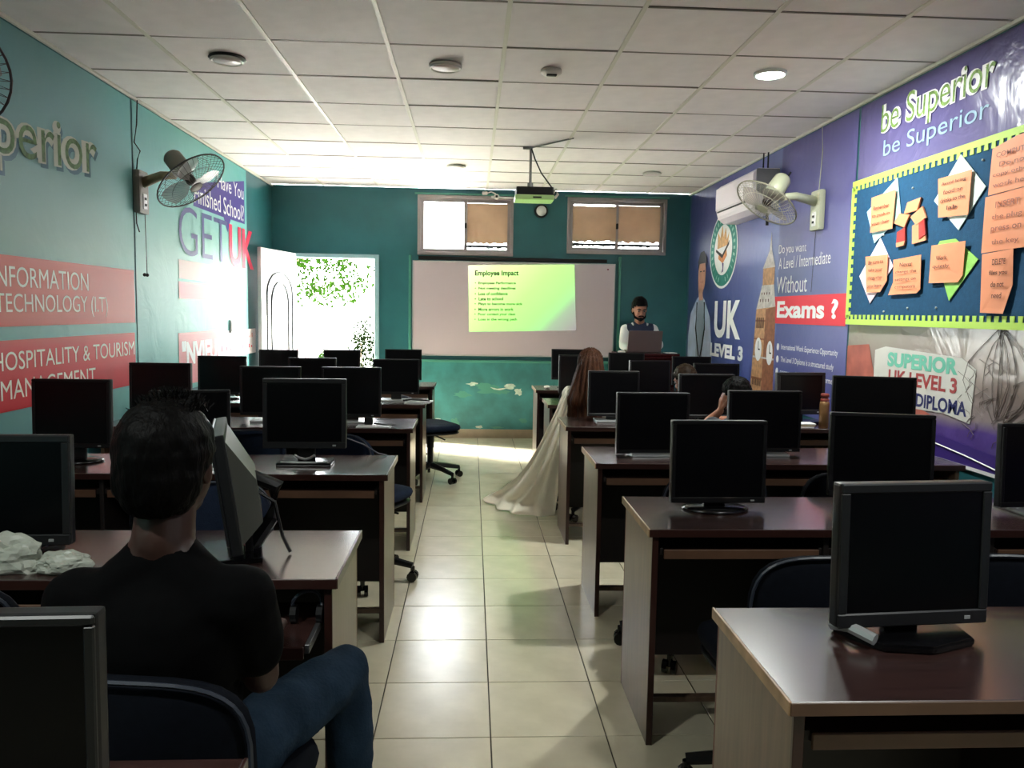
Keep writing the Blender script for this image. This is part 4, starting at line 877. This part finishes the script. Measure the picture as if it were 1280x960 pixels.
# ================================================================== CHAIRS
def chair(x, y, yaw, label, back_h=.40, fabric=None, bz=.53, bw=.225):
    o = empty('office_chair', (x, y, 0), math.radians(yaw), label=label, cat='chair', group='blue office chairs at the desks')
    fb = fabric or M_fab
    def pad(w_, d_, th, zc, yc, curve, vertical=False, nm='seat', m=fb, rr=.35):
        bm = NB(); n = 28; rings = []
        for (sc_, dz) in ((.0, .5), (.86, .5), (.97, .3), (1., 0), (.97, -.3), (.86, -.5), (0., -.5)):
            row = []
            for k in range(n):
                t = 2*PI*k/n; c, s_ = math.cos(t), math.sin(t); e = .55
                u = w_*math.copysign(abs(c)**e, c)*sc_; v = d_*math.copysign(abs(s_)**e, s_)*sc_
                if vertical: p = Vector((u, yc+curve*(u/w_)**2-dz*th*-1, zc+v))
                else: p = Vector((u, yc+v, zc+dz*th+curve*(u/w_)**2))
                row.append(bm.verts.new(p))
            rings.append(row)
        for a, b in zip(rings, rings[1:]):
            for k in range(n): bm.faces.new((a[k], a[(k+1) % n], b[(k+1) % n], b[k]))
        bmesh.ops.remove_doubles(bm, verts=bm.verts[:], dist=1e-5); fixn(bm)
        return obj(nm, bm, m, o, smooth=True)
    pad(.235, .225, .06, .455, .02, .012, nm='seat'); pad(.225, .215, .02, .418, .02, .0, nm='seat_shell', m=M_blk)
    sb = pad(bw, back_h/2, .05, bz+back_h/2-.10, -.235, .045, True, 'backrest', fb)
    bm = NB(); n = 40; pts = []
    for k in range(n+1):
        t = 2*PI*k/n; c, s_ = math.cos(t), math.sin(t); e = .55; u = bw*1.005*math.copysign(abs(c)**e, c); v = (back_h/2*1.005)*math.copysign(abs(s_)**e, s_)
        pts.append((u, -.262+.045*(u/bw)**2, bz+back_h/2-.10+v))
    tube(bm, pts, .0045, 5); obj('piping', bm, M_pipe, sb)
    bm = NB(); tube(bm, [(0, -.02, .40), (0, -.20, .395), (0, -.275, .43), (0, -.275, bz+.06)], .016, 8); obj('back_bracket', bm, M_blk, o)
    bm = NB(); rod(bm, (0, .02, .12), (0, .02, .41), .026, n=12); rod(bm, (0, .02, .28), (0, .02, .42), .034, n=12); obj('gas_column', bm, M_blk, o)
    bm = NB(); rod(bm, (.03, .02, .40), (.20, .06, .37), .006); obj('lever', bm, M_blk, o)
    for k in range(5):
        a = 2*PI*k/5+.3; d = Vector((math.cos(a), math.sin(a), 0)); c = Vector((0, .02, 0))
        bm = NB(); tube(bm, [c+d*.02+Vector((0, 0, .125)), c+d*.15+Vector((0, 0, .11)), c+d*.275+Vector((0, 0, .085))], [.03, .022, .018], 8); lg = obj('leg', bm, M_blk, o)
        bm = NB(); p = c+d*.275; sdv = Vector((-d.y, d.x, 0)); rod(bm, p+sdv*.008+Vector((0, 0, .028)), p+sdv*.028+Vector((0, 0, .028)), .027, n=12); rod(bm, p-sdv*.028+Vector((0, 0, .028)), p-sdv*.008+Vector((0, 0, .028)), .027, n=12); rod(bm, p+Vector((0, 0, .03)), p+Vector((0, 0, .08)), .012, n=8)
        obj('castor', bm, M_blkg, lg)
    return o
chair(-.57, 1.535, -9, 'dark chair with curved back under the seated man in black', back_h=.36, fabric=M_fabd, bz=.56, bw=.24)
chair(-1.09, 1.74, 0, 'empty dark chair left of the seated man, its back cut off by the left edge', fabric=M_fabd, bz=.65, bw=.215, back_h=.36)
chair(-.95, 2.86, 12, 'empty navy chair behind the side-turned monitor', bz=.56)
chair(-1.55, 2.95, -14, 'navy chair left of the head of the man in black', bz=.56)
chair(-.58, 4.12, -28, 'blue chair whose seat sticks into the aisle beyond the silver-arc monitor desk')
chair(-1.2, 4.2, 8, 'chair behind the silver-arc monitor, middle place of the fourth left desk')
chair(-.36, 6.62, -62, 'blue office chair swivelled out into the aisle near the whiteboard', bz=.50, back_h=.34)
chair(-1.2, 6.75, 0, 'chair at the middle of the far left desk below the doorway')
chair(.94, 2.16, 4, 'dark curved-back chair just beyond the nearest right monitor', fabric=M_fabd)
chair(1.52, 2.16, -8, 'dark chair behind the right side of the nearest right monitor', fabric=M_fabd)
chair(.94, 3.22, 10, 'chair tucked under the third right desk, one castor at the aisle', fabric=M_fabd)
chair(1.56, 3.24, 0, 'chair at the middle place of the third right desk', fabric=M_fabd)
chair(1.55, 4.40, 0, 'chair under the boy who rests his head on his hand', fabric=M_fabd)
chair(.88, 5.47, 0, 'chair under the woman in the trailing cream dress', fabric=M_fabd, back_h=.3)
chair(1.53, 5.55, 0, 'chair under the brown-haired boy farther back', fabric=M_fabd)
chair(.95, 6.62, 0, 'chair at the aisle place of the far right desk', fabric=M_fabd)

# ================================================================== LECTERN AND LAPTOP
ld = empty('lectern', (1.76, 7.82, 0), label='dark red-brown wooden lectern in front of the presenter', cat='lectern')
M_mah = mat('mahogany', (62, 14, 14), .25, var=.2, vscale=5, stretch=(2, 8, 8))
obj('top', box(NB(), -.31, .31, -.17, .20, 1.03, 1.055, .006, seg=2), M_mah, ld)
obj('front_panel', box(NB(), -.27, .27, -.13, -.11, 0.06, 1.03, .003), M_mah, ld); obj('base', box(NB(), -.29, .29, -.15, .17, 0, .06, .005), M_mah, ld)
for s in (-1, 1): obj('side_panel', box(NB(), s*.27-.01, s*.27+.01, -.11, .15, .06, 1.03, .003), M_mah, ld)
obj('shelf', box(NB(), -.26, .26, -.11, .14, .7, .72, .002), M_mah, ld)
obj('top_moulding', box(NB(), -.295, .295, -.155, .17, 1.0, 1.03, .006), M_mah, ld)
lp = empty('laptop', (1.742, 7.80, 1.055), label='open brown-grey laptop on the lectern, its back to the room', cat='laptop')
M_lap = mat('brown_grey_lid', (104, 88, 86), .45)
obj('keyboard_base', box(NB(), -.172, .172, .0, .18, .003, .02, .004), M_lap, lp)
Mt = Matrix.Translation((0, -.002, .015)) @ Matrix.Rotation(math.radians(14), 4, 'X')
obj('lid', box(NB(), -.172, .172, -.008, 0, 0, .215, .003, Mt), M_lap, lp); obj('screen', box(NB(), -.16, .16, 0.0002, .0015, .012, .20, 0, Mt), M_scr, lp)
o = tag(obj('paper_sheet', box(NB(), 2.0-.05, 2.0+.06, 7.72, 7.86, 1.0555, 1.060), M_paper), 'white paper on the right end of the lectern', 'paper')
o = tag(obj('computer_mouse', (lambda b: (sph(b, (1.50, 7.74, 1.064), (.04, .055, .012), 12), b)[1])(NB()), M_whiteplastic, smooth=True), 'white mouse on the left end of the lectern', 'mouse')

# ================================================================== DESK CLUTTER
def crumple(name, c, r, m, label, cat, seed, amp=.45, sub=4):
    bm = NB(); bmesh.ops.create_icosphere(bm, subdivisions=sub, radius=1)
    for v in bm.verts:
        p = v.co.copy(); a = noise.noise(p*1.6+Vector((seed, 0, 0)))+.55*abs(noise.noise(p*4+Vector((0, seed, 0))))+.2*noise.noise(p*9)
        v.co = p*(1+amp*a); v.co = Vector((v.co.x*r[0], v.co.y*r[1], max(v.co.z, -.62)*r[2]))
    o = obj(name, bm, m, smooth=False); o.location = c; return tag(o, label, cat)
M_bag = mat('milky_plastic_film', (176, 180, 168), .35, alpha=.93)
crumple('plastic_bag', (-1.24, 2.065, DT+.034), (.12, .048, .055), M_bag, 'crumpled translucent white plastic bag in front of the left grey-rimmed monitor', 'plastic bag', 3)
crumple('plastic_bag', (-1.06, 2.05, DT+.022), (.07, .035, .032), M_bag, 'small white folded end of plastic beside the crumpled bag', 'plastic bag', 8, .3)
o = empty('headphones', (-.425, 2.02, .618), label='dark headphones with grey band lying on the pulled-out keyboard tray', cat='headphones')
bm = NB(); tube(bm, [(.0+.038*math.cos(t), .012*math.sin(t*2), .045+.040*math.sin(t)) for t in [PI*k/12-.5 for k in range(16)]], .0045, 6); obj('head_band', bm, M_pipe, o)
for s in (-1, 1): bm = NB(); rod(bm, (s*.034-.008, 0, .024), (s*.034+.008, 0, .024), .024, n=14); obj('ear_cup', bm, M_blk, o)
for (x, y, s, lab) in ((-.47, 5.97, 1, 'white papers and cable heap beside the aisle monitor of the fifth left desk'),):
    o = empty('paper_stack', (x+.06, y-.05, DT), label=lab, cat='papers')
    for k in range(3): obj('sheet', box(NB(), -.09+.02*k, .10+.012*k, -.06, .05-.01*k, .001+.006*k, .005+.006*k), M_paper, o)
    bm = NB(); tube(bm, [(-.1, -.03, .02), (-.04, -.05, .03), (.03, -.02, .024), (.1, -.04, .02)], .007, 6); obj('cable', bm, M_black, o)
def keyboard(x, y, yaw, m, label):
    o = empty('keyboard', (x, y, DT), math.radians(yaw), label=label, cat='keyboard')
    obj('body', box(NB(), -.18, .18, -.06, .06, .0, .014, .004), m, o)
    bm = NB()
    for r in range(5):
        for c in range(14): box(bm, -.17+c*.0245, -.15+c*.0245, -.05+r*.021, -.033+r*.021, .014, .018)
    k_ = obj('keys', bm, M_gry, o, kind='stuff'); return o
o = empty('desk_gadget', (-.61, 4.68, DT), label='small grey box on papers in front of the aisle monitor of the fourth left desk', cat='device')
obj('box_body', box(NB(), -.025, .025, -.02, .02, .012, .055, .004), M_gry, o); obj('sheet', box(NB(), -.07, .13, -.05, .05, .0005, .004), M_paper, o)
bm = NB(); tube(bm, [(.03, 0, .02), (.09, -.02, .015), (.16, 0, .01)], .005, 6); obj('cable', bm, M_black, o)
o = empty('paper_card', (-1.44, 5.86, DT), label='pale card with dark line between the left and middle monitors, fifth left desk', cat='card')
obj('card', box(NB(), -.05, .05, -.01, .0, .0, .05, .001), M_paper, o); obj('dark_line', box(NB(), -.03, .05, -.012, -.010, .02, .026), M_black, o)
o = empty('desk_phone', (-1.90, 3.40, DT), label='small black and white gadget under the left monitor of the third left desk', cat='device')
obj('body', box(NB(), -.02, .10, -.06, .0, .0, .022, .006), M_white, o); obj('top', box(NB(), .0, .09, -.05, -.01, .022, .034, .004), M_black, o)
o = tag(obj('computer_mouse', (lambda b: (sph(b, (0, 0, 0), (.03, .05, .016), 14), b)[1])(NB()), M_whiteplastic, smooth=True), 'white mouse at the aisle end of the farthest right desk', 'mouse'); o.location = (.70, 7.12, DT+.016)
bt = empty('bottle', (2.225, 4.775, DT), label='copper-brown flask with a red ringed cap beside the right-hand grey-rimmed monitor', cat='bottle')
M_cop = mat('copper_flask', (140, 104, 68), .35, metal=.4)
bm = NB(); lathe(bm, [(.026, 0), (.03, .004), (.03, .15), (.028, .165), (.022, .17)], n=20); obj('flask_body', bm, M_cop, bt, smooth=True)
bm = NB(); lathe(bm, [(.024, .168), (.026, .172), (.026, .186), (.020, .188), (.020, .196), (.026, .198), (.026, .215), (.018, .22)], n=20); obj('cap', bm, mat('red_brown_cap', (120, 48, 40), .35), bt, smooth=True)
o = empty('book_stack', (2.10, 4.80, DT), label='small stack of pale booklets under the monitor beside the copper flask', cat='books')
for k in range(3): obj('booklet', box(NB(), -.055+.01*k, .055+.006*k, -.05, .04, .001+.01*k, .009+.01*k, .001), [M_paper, mat('tan_cover', (170, 150, 120), .6), M_paper][k], o)
crumple('cloth', (1.98, 3.73, DT+.02), (.045, .035, .026), mat('pale_blue_cloth', (150, 170, 205), .8), 'small white and blue crumpled cloth beside the monitor under the diploma print', 'cloth', 5)
o = tag(obj('exercise_paper', box(NB(), 1.46, 1.64, 4.80, 4.90, DT+.0005, DT+.012, .002), M_paper), 'white paper on the fourth right desk by the resting boy', 'paper')
def kcable(pts, label, parentless=True):
    return tag(obj('monitor_cable', tube(NB(), pts, .004, 6), M_pipe), label, 'cable')
kcable([(-.60, 3.58, DT+.12), (-.50, 3.64, DT+.07), (-.44, 3.69, DT+.02), (-.40, 3.72, DT+.005)], 'grey cable arching from the silver-arc monitor to the desk edge')

# ================================================================== PEOPLE
def lerp(a, b, t): return Vector(a)*(1-t)+Vector(b)*t
def hand_prims(wrist, d, nrm, side, curl=.5, s=1.0):
    """palm and five separate fingers; d = finger direction, nrm = back of hand, side = +1 thumb on the right of d"""
    w_ = Vector(wrist); d = Vector(d).normalized(); nrm = Vector(nrm); nrm = (nrm-d*nrm.dot(d)).normalized(); sd = d.cross(nrm)*side
    P = []; pc = w_+d*.045*s
    for k in (-1.2, -.4, .4, 1.2): P.append(('c', w_+sd*.010*k*s+d*.01, pc+sd*.019*k*s+d*.03*s, .016*s, .0135*s))
    for k, ln in zip((1.35, .45, -.45, -1.35), (.070, .078, .072, .056)):
        a = pc+sd*.0185*k*s+d*.035*s; q = a.copy(); dr_ = d.copy()
        for j, f in enumerate((.45, .32, .25)):
            dr_ = (dr_-nrm*curl*.45).normalized(); q2 = q+dr_*ln*f*s; P.append(('c', q, q2, (.0092-.0008*j)*s, (.0086-.0008*j)*s)); q = q2
    a = w_+sd*.022*s+d*.02*s; b = a+(sd*.8+d*.7-nrm*.2).normalized()*.034*s; c = b+(sd*.3+d-nrm*.3).normalized()*.03*s
    P += [('c', a, b, .013*s, .0105*s), ('c', b, c, .0105*s, .0088*s)]
    return P
def frame(yaw, pitch, roll=0.0):
    """head frame: columns right, forward(face), up ; yaw 0 looks to -y"""
    R_ = Matrix.Rotation(math.radians(yaw), 3, 'Z') @ Matrix.Rotation(math.radians(pitch), 3, 'X') @ Matrix.Rotation(math.radians(roll), 3, 'Y'); return R_
def head_prims(c, R_, s=1.0):
    f = lambda x, y, z: Vector(c)+R_ @ Vector((x*s, -y*s, z*s)); q = R_.to_quaternion()
    e = lambda p, r: ('e', f(*p), (r[0]*s, r[1]*s, r[2]*s), q)
    return [e((0, -.010, .028), (.074, .092, .088)), e((0, .018, -.025), (.062, .068, .075)), e((0, .035, -.075), (.040, .042, .032)),
            ('c', f(0, .082, .012), f(0, .101, -.022), .009*s, .013*s), e((.012, .092, -.026), (.009, .009, .007)), e((-.012, .092, -.026), (.009, .009, .007)),
            e((0, .078, -.052), (.024, .014, .008)), e((0, .074, .030), (.052, .014, .010)),
            e((.073, -.006, -.004), (.010, .017, .030)), e((-.073, -.006, -.004), (.010, .017, .030))]
def face_parts(root, c, R_, s=1.0, beard=False, ks=None):
    f = lambda x, y, z: Vector(c)+R_ @ Vector((x*s, -y*s, z*s)); out = []
    for sx in (-1, 1):
        bm = NB(); sph(bm, f(sx*.029, .0745, .010), .0105*s, 10); out.append(obj('eye', bm, mat('eye_white', (120, 112, 106), .5), smooth=True))
        bm = NB(); sph(bm, f(sx*.029, .0835, .008), .0055*s, 8); out.append(obj('iris', bm, M_black, smooth=True))
        bm = NB(); tube(bm, [f(sx*.012, .091, .028), f(sx*.03, .090, .034), f(sx*.048, .078, .028)], .0042*s, 6); out.append(obj('eyebrow', bm, M_hair))
    bm = NB(); tube(bm, [f(-.02, .090, -.053), f(0, .096, -.050), f(.02, .090, -.053)], .005*s, 6); out.append(obj('lips', bm, mat('lip', (120, 62, 56), .5)))
    if beard:
        bm = NB(); tube(bm, [f(-.028, .086, -.050), f(-.012, .097, -.040), f(0, .099, -.038), f(.012, .097, -.040), f(.028, .086, -.050)], .0065*s, 6); out.append(obj('moustache', bm, M_hair))
        out.append(blob('beard', [('c', f(sx*.066, .01, -.02), f(sx*.055, .04, -.07), .008, .012) for sx in (-1, 1)]+[('c', f(sx*.055, .04, -.07), f(0, .082, -.088), .013, .016) for sx in (-1, 1)]+[('c', f(0, .082, -.07), f(0, .082, -.092), .012, .014)], M_hair, voxel=.006, smooth=3))
    loc_to(root, out)
def hair_cap(root, c, R_, m, s=1.0, thick=.014, tuft=.008, seed=1, top=.02, low=-.03):
    f = lambda x, y, z: Vector(c)+R_ @ Vector((x*s, -y*s, z*s)); q = R_.to_quaternion(); t = thick
    pr = [('e', f(0, -.016, .036+top*.3), ((.074+t)*s, (.090+t)*s, (.086+t)*s), q), ('e', f(0, -.045, -.005), ((.068+t)*s, (.062+t)*s, (.075+t)*s), q)]
    bm = None
    def dsp(p):
        return tuft*(noise.noise(p*38+Vector((seed, 0, 0)))+.6*noise.noise(p*90))
    o = blob('hair', pr, m, voxel=.007, smooth=2, disp=dsp)
    # cut the cap away from the face: push in everything ahead of the hairline
    Ri = R_.inverted()
    bmm = bmesh.new(); bmm.from_mesh(o.data); kill = []
    for v in bmm.verts:
        l = Ri @ (v.co-Vector(c)); fy = -l.y/s; z = l.z/s; ax = abs(l.x)/s
        if (fy > .052 and z < .058) or (fy > .012 and z < .02) or z < low-.055 or (fy > .03 and z < .045 and ax > .05): kill.append(v)
    bmesh.ops.delete(bmm, geom=kill, context='VERTS'); bmm.to_mesh(o.data); bmm.free()
    md = o.modifiers.new('thickness', 'SOLIDIFY'); md.thickness = .006
    loc_to(root, [o]); return o
def person(label, J, skin, top_m, bottom_m, R_, hair=None, s=1.0, sleeve=.55, top2=None, shoe=None, group=None, width=1.0, beard=False, coat=None):
    g = lambda k: Vector(J[k])
    root = empty('person', (J['pelvis'][0], J['pelvis'][1], 0), label=label, cat='person')
    hs = s
    B = head_prims(J['head'], R_, hs)
    nb = g('neck'); B += [('c', nb, lerp(nb, J['head'], .75), .056*s, .050*s)]
    sl, sr, pe = g('shl'), g('shr'), g('pelvis'); mid = (sl+sr)/2; ax = (sr-sl).normalized(); W_ = (sr-sl).length/2
    up_ = (mid-pe).normalized(); fwd = ax.cross(up_)*-1
    q = Matrix((ax, up_.cross(ax), up_)).transposed().to_quaternion()
    def torso(x):
        return [('e', pe, ((W_*.92)*width+x, .125*s+x, .12*s+x), q), ('e', lerp(pe, mid, .38), (W_*.80*width+x, .105*s+x, .15*s+x), q), ('e', lerp(pe, mid, .74), (W_*.93*width+x, .115*s+x, .15*s+x), q),
                ('c', sl, sr, .052*s+x, .052*s+x), ('c', lerp(mid, sl, .5)+up_*.02, nb-up_*(.018 if x else 0), .045*s+x, .047*s+x*.6), ('c', lerp(mid, sr, .5)+up_*.02, nb-up_*(.018 if x else 0), .045*s+x, .047*s+x*.6)]
    B += torso(0)
    for a, e, h, k in (('shl', 'ell', 'hal', 'l'), ('shr', 'elr', 'har', 'r')):
        B += [('c', g(a), g(e), .046*s, .036*s), ('c', g(e), g(h), .036*s, .024*s)]
        hd = J.get('hd'+k, None) or (g(h)-g(e)).normalized()
        B += hand_prims(g(h), hd, J.get('hn'+k, (0, 0, 1)), 1 if k == 'l' else -1, J.get('curl', .5), s)
    legs = []
    for hp, kn, ft in (('hpl', 'knl', 'ftl'), ('hpr', 'knr', 'ftr')):
        legs.append((g(hp), g(kn), g(ft)))
        B += [('c', g(hp), g(kn), .075*s, .055*s), ('c', g(kn), g(ft), .052*s, .034*s), ('c', g(ft)-Vector((0, 0, .03)), g(ft)+Vector(J.get('toe', (0, .15, -.045))), .034*s, .028*s)]
    body = blob('body', B, skin, voxel=.0065, smooth=3)
    fold = lambda p: .006*noise.noise(p*9)+.003*noise.noise(p*24)
    x = .013
    S = torso(x)[0:]
    for a, e in (('shl', 'ell'), ('shr', 'elr')):
        if sleeve <= 1: S += [('c', g(a), lerp(g(a), g(e), sleeve), .050*s+x, .045*s+x)]
        else:
            h = 'hal' if a == 'shl' else 'har'; S += [('c', g(a), g(e), .050*s+x, .040*s+x), ('c', g(e), lerp(g(e), g(h), sleeve-1), .040*s+x, .030*s+x)]
    ch = [body, blob('shirt', S, top_m, voxel=.009, smooth=5, disp=fold)]
    Pn = [('e', pe-Vector((0, 0, .01)), (W_*.95*width+.012, .137*s, .115*s), q)]
    for hp, kn, ft in legs: Pn += [('c', hp, kn, .086*s, .066*s), ('c', kn, lerp(kn, ft, .93), .064*s, .050*s)]
    ch.append(blob('trousers', Pn, bottom_m, voxel=.010, smooth=4, disp=lambda p: .007*noise.noise(p*11)+.004*noise.noise(p*30)))
    for hp, kn, ft in legs:
        tv = Vector(J.get('toe', (0, .15, -.045))); ch.append(blob('shoe', [('c', ft-Vector((0, 0, .02)), ft+tv, .044*s, .036*s), ('c', ft+Vector((0, -.03, -.035)), ft+tv*.6-Vector((0, 0, .012)), .036*s, .036*s)], shoe or M_black, voxel=.009, smooth=2))
    if coat: 
        ch.append(blob('waistcoat', torso(x+.012)[0:3]+[('c', lerp(mid, sl, .78), lerp(mid, sr, .78), .050*s+x+.010, .050*s+x+.010)]+[('c', lerp(mid, v_, .45)+up_*.018, nb-up_*.01, .045*s+x, .052*s+x*.5) for v_ in (sl, sr)], coat, voxel=.009, smooth=4, disp=fold))
    loc_to(root, ch)
    if hair: hair_cap(root, J['head'], R_, hair[0], hs, **hair[1])
    return root, body
# the man in black, seen from behind
J = dict(head=(-.560, 1.47, 1.146), neck=(-.565, 1.44, 1.012), shl=(-.712, 1.43, .900), shr=(-.422, 1.43, .900), pelvis=(-.565, 1.50, .565),
         ell=(-.745, 1.50, .715), elr=(-.412, 1.52, .715), hal=(-.70, 1.74, .735), har=(-.46, 1.745, .700), hpl=(-.66, 1.53, .545), hpr=(-.47, 1.53, .545),
         knl=(-.73, 1.93, .52), knr=(-.305, 1.865, .555), ftl=(-.72, 1.82, .09), ftr=(-.262, 1.80, .09), hdl=(.1, 1, .0), hdr=(-.1, 1, -.05), toe=(.02, .15, -.045))
r_, b_ = person('man in black T-shirt and blue jeans seen from behind at the left desk', J, M_skind, M_shirtb, M_jean, frame(172, -4), hair=(M_hair, dict(thick=.013, tuft=.0035, seed=3, top=.0, low=-.02)), sleeve=.62, width=1.0)
face_parts(r_, J['head'], frame(172, -4))
# tufts of short hair on the crown
random.seed(12); bm = NB(); c = Vector(J['head'])
for i in range(420):
    a = random.uniform(0, 2*PI); e = random.uniform(.75, 1.5); d = Vector((math.cos(a)*math.cos(e), math.sin(a)*math.cos(e), math.sin(e)))
    p = c+Vector((d.x*.088, d.y*.104+.012, d.z*.098+.036)); t = (d+Vector((random.gauss(0, .45), random.gauss(0, .45), .3))).normalized()*random.uniform(.008, .018)
    rod(bm, p-t*.3, p+t, .0022, .0006, 3, cap=False)
tf = obj('hair_tufts', bm, M_hair); loc_to(r_, [tf])
# presenter
Rh = frame(4, 16)
J = dict(head=(1.745, 8.09, 1.485), neck=(1.762, 8.155, 1.345), shl=(1.905, 8.17, 1.275), shr=(1.625, 8.17, 1.275), pelvis=(1.765, 8.25, .90),
         ell=(1.965, 8.12, 1.12), elr=(1.592, 8.10, 1.115), hal=(1.90, 7.99, 1.085), har=(1.63, 7.975, 1.085), hpl=(1.85, 8.25, .84), hpr=(1.68, 8.25, .84),
         knl=(1.86, 8.23, .47), knr=(1.67, 8.23, .47), ftl=(1.87, 8.27, .09), ftr=(1.66, 8.27, .09), hdl=(-.5, -1, 0), hdr=(.5, -1, 0), toe=(0, -.15, -.045))
M_navy = mat('navy_waistcoat', (36, 48, 74), .8, var=.1, vscale=20); M_wshirt = mat('white_shirt', (226, 226, 224), .7)
r_, b_ = person('presenter in white shirt and navy waistcoat looking down at the laptop', J, M_skin, M_wshirt, mat('white_trousers', (200, 200, 196), .8), Rh, hair=(M_hair, dict(thick=.012, tuft=.004, seed=9, top=.04)), sleeve=1.85, coat=M_navy, beard=True, s=.98, width=.95)
face_parts(r_, J['head'], Rh, .98, beard=True)
# woman with long hair
Rw = frame(178, 0)
J = dict(head=(.835, 5.46, 1.082), neck=(.838, 5.44, .945), shl=(.695, 5.44, .87), shr=(.985, 5.44, .87), pelvis=(.85, 5.47, .56),
         ell=(.66, 5.56, .70), elr=(1.02, 5.57, .70), hal=(.74, 5.83, .775), har=(.96, 5.83, .775), hpl=(.77, 5.50, .54), hpr=(.93, 5.50, .54),
         knl=(.76, 5.88, .52), knr=(.94, 5.88, .52), ftl=(.76, 5.82, .09), ftr=(.94, 5.82, .09), hdl=(.1, 1, 0), hdr=(-.1, 1, 0))
r_, b_ = person('woman with long brown hair in a trailing cream dress, back turned', J, M_skin, M_dress, M_dress, Rw, sleeve=1.8, s=.93, width=.92, shoe=M_gry)
face_parts(r_, J['head'], Rw, .93)
def strands(p):
    a = math.atan2(p.x-.835, p.y-5.44); return .006*math.sin(a*26+p.z*8)+.004*noise.noise(Vector((a*9, p.z*2, 2)))
hp = [('e', Vector((.835, 5.44, 1.105)), (.088, .104, .098)), ('c', (.835, 5.39, 1.08), (.825, 5.345, .86), .085, .10), ('c', (.79, 5.40, 1.06), (.735, 5.35, .84), .05, .07), ('c', (.875, 5.40, 1.06), (.895, 5.35, .84), .05, .075),
      ('c', (.80, 5.35, .88), (.775, 5.335, .72), .08, .055), ('c', (.87, 5.35, .88), (.86, 5.335, .74), .075, .05), ('c', (.735, 5.35, .86), (.70, 5.35, .74), .055, .03)]
hh = blob('long_hair', hp, M_hairb, voxel=.008, smooth=4, disp=strands, label='long brown hair flowing down her back'); loc_to(r_, [hh])
# trailing cream dress
left = [(.665, 5.405, .90), (.62, 5.41, .80), (.565, 5.45, .66), (.50, 5.50, .50), (.43, 5.55, .36), (.35, 5.62, .24), (.25, 5.72, .135), (.16, 5.82, .06), (.105, 5.88, .012)]
right = [(.715, 5.37, .86), (.695, 5.355, .76), (.675, 5.35, .62), (.655, 5.35, .47), (.64, 5.36, .33), (.625, 5.37, .20), (.61, 5.38, .11), (.60, 5.39, .05), (.59, 5.40, .010)]
bm = NB(); NU, NV = 60, 48; grid = []
for j in range(NV+1):
    t = j/NV*(len(left)-1); i0 = min(int(t), len(left)-2); f_ = t-i0
    a = lerp(left[i0], left[i0+1], f_); b2 = lerp(right[i0], right[i0+1], f_); row = []; tt = j/NV
    nrm = ((b2-a).cross(Vector((0, 0, 1)))); nrm = (nrm.normalized() if nrm.length > 1e-6 else Vector((0, -1, 0))); bulge = .02+.05*tt
    for i in range(NU+1):
        s_ = i/NU; p = a*(1-s_)+b2*s_; amp = .012+.032*tt
        w1 = math.sin(s_*24+1.5*math.sin(tt*3)+.6*noise.noise(Vector((s_*3, tt*2, 0)))*3)
        p = p+nrm*(bulge*math.sin(PI*s_)+amp*w1*.5); low = max(0, tt-.86)/.14
        p.y -= 0.12*low*math.sin(PI*s_)**.7*1.0; p.z = max(.006+.004*(w1+1), p.z)
        row.append(bm.verts.new(p))
    grid.append(row)
for j in range(NV):
    for i in range(NU): bm.faces.new((grid[j][i], grid[j+1][i], grid[j+1][i+1], grid[j][i+1]))
fixn(bm); tr2 = obj('dress_train', bm, M_dress, smooth=True, label='cream cloth train spreading over the floor tiles'); md = tr2.modifiers.new('thickness', 'SOLIDIFY'); md.thickness = .003; loc_to(r_, [tr2])
# boys leaning on the desks
def boy(label, hx, hy, hz, yaw, hairm, handz, skin, shirt, seed):
    Rb = frame(yaw, 20, 0)
    J = dict(head=(hx, hy, hz), neck=(hx+.01, hy-.045, hz-.115), shl=(hx-.125, hy-.075, hz-.185), shr=(hx+.145, hy-.07, hz-.185), pelvis=(hx+.01, hy-.22, .55),
             ell=(hx-.13, hy+.10, DT+.05), elr=(hx+.17, hy+.12, DT+.05), hal=(hx-.085, hy+.03, hz-.085) if handz else (hx-.06, hy+.29, DT+.035), har=(hx+.02, hy+.32, DT+.035),
             hpl=(hx-.07, hy-.18, .53), hpr=(hx+.09, hy-.18, .53), knl=(hx-.09, hy+.16, .51), knr=(hx+.11, hy+.16, .51), ftl=(hx-.09, hy+.12, .09), ftr=(hx+.11, hy+.12, .09),
             hdl=(.1, .0, 1) if handz else (.2, 1, 0), hnl=(-1, 0, .1) if handz else (0, 0, 1), hdr=(-.6, 1, 0))
    r_, b_ = person(label, J, skin, shirt, mat('grey_trousers', (58, 60, 66), .8), Rb, hair=(hairm, dict(thick=.012, tuft=.005, seed=seed, top=.03)), sleeve=.6, s=.90, width=.9)
    face_parts(r_, J['head'], Rb, .90)
boy('black-haired boy resting his cheek on his hand behind a right-hand monitor', 1.585, 4.56, .955, 218, M_hair, True, M_skin, mat('dark_grey_shirt', (34, 36, 42), .85), 21)
boy('brown-haired boy half hidden behind monitors farther back on the right', 1.565, 5.62, .958, 215, M_hairc, False, M_skin, mat('brown_shirt', (58, 50, 46), .85), 33)
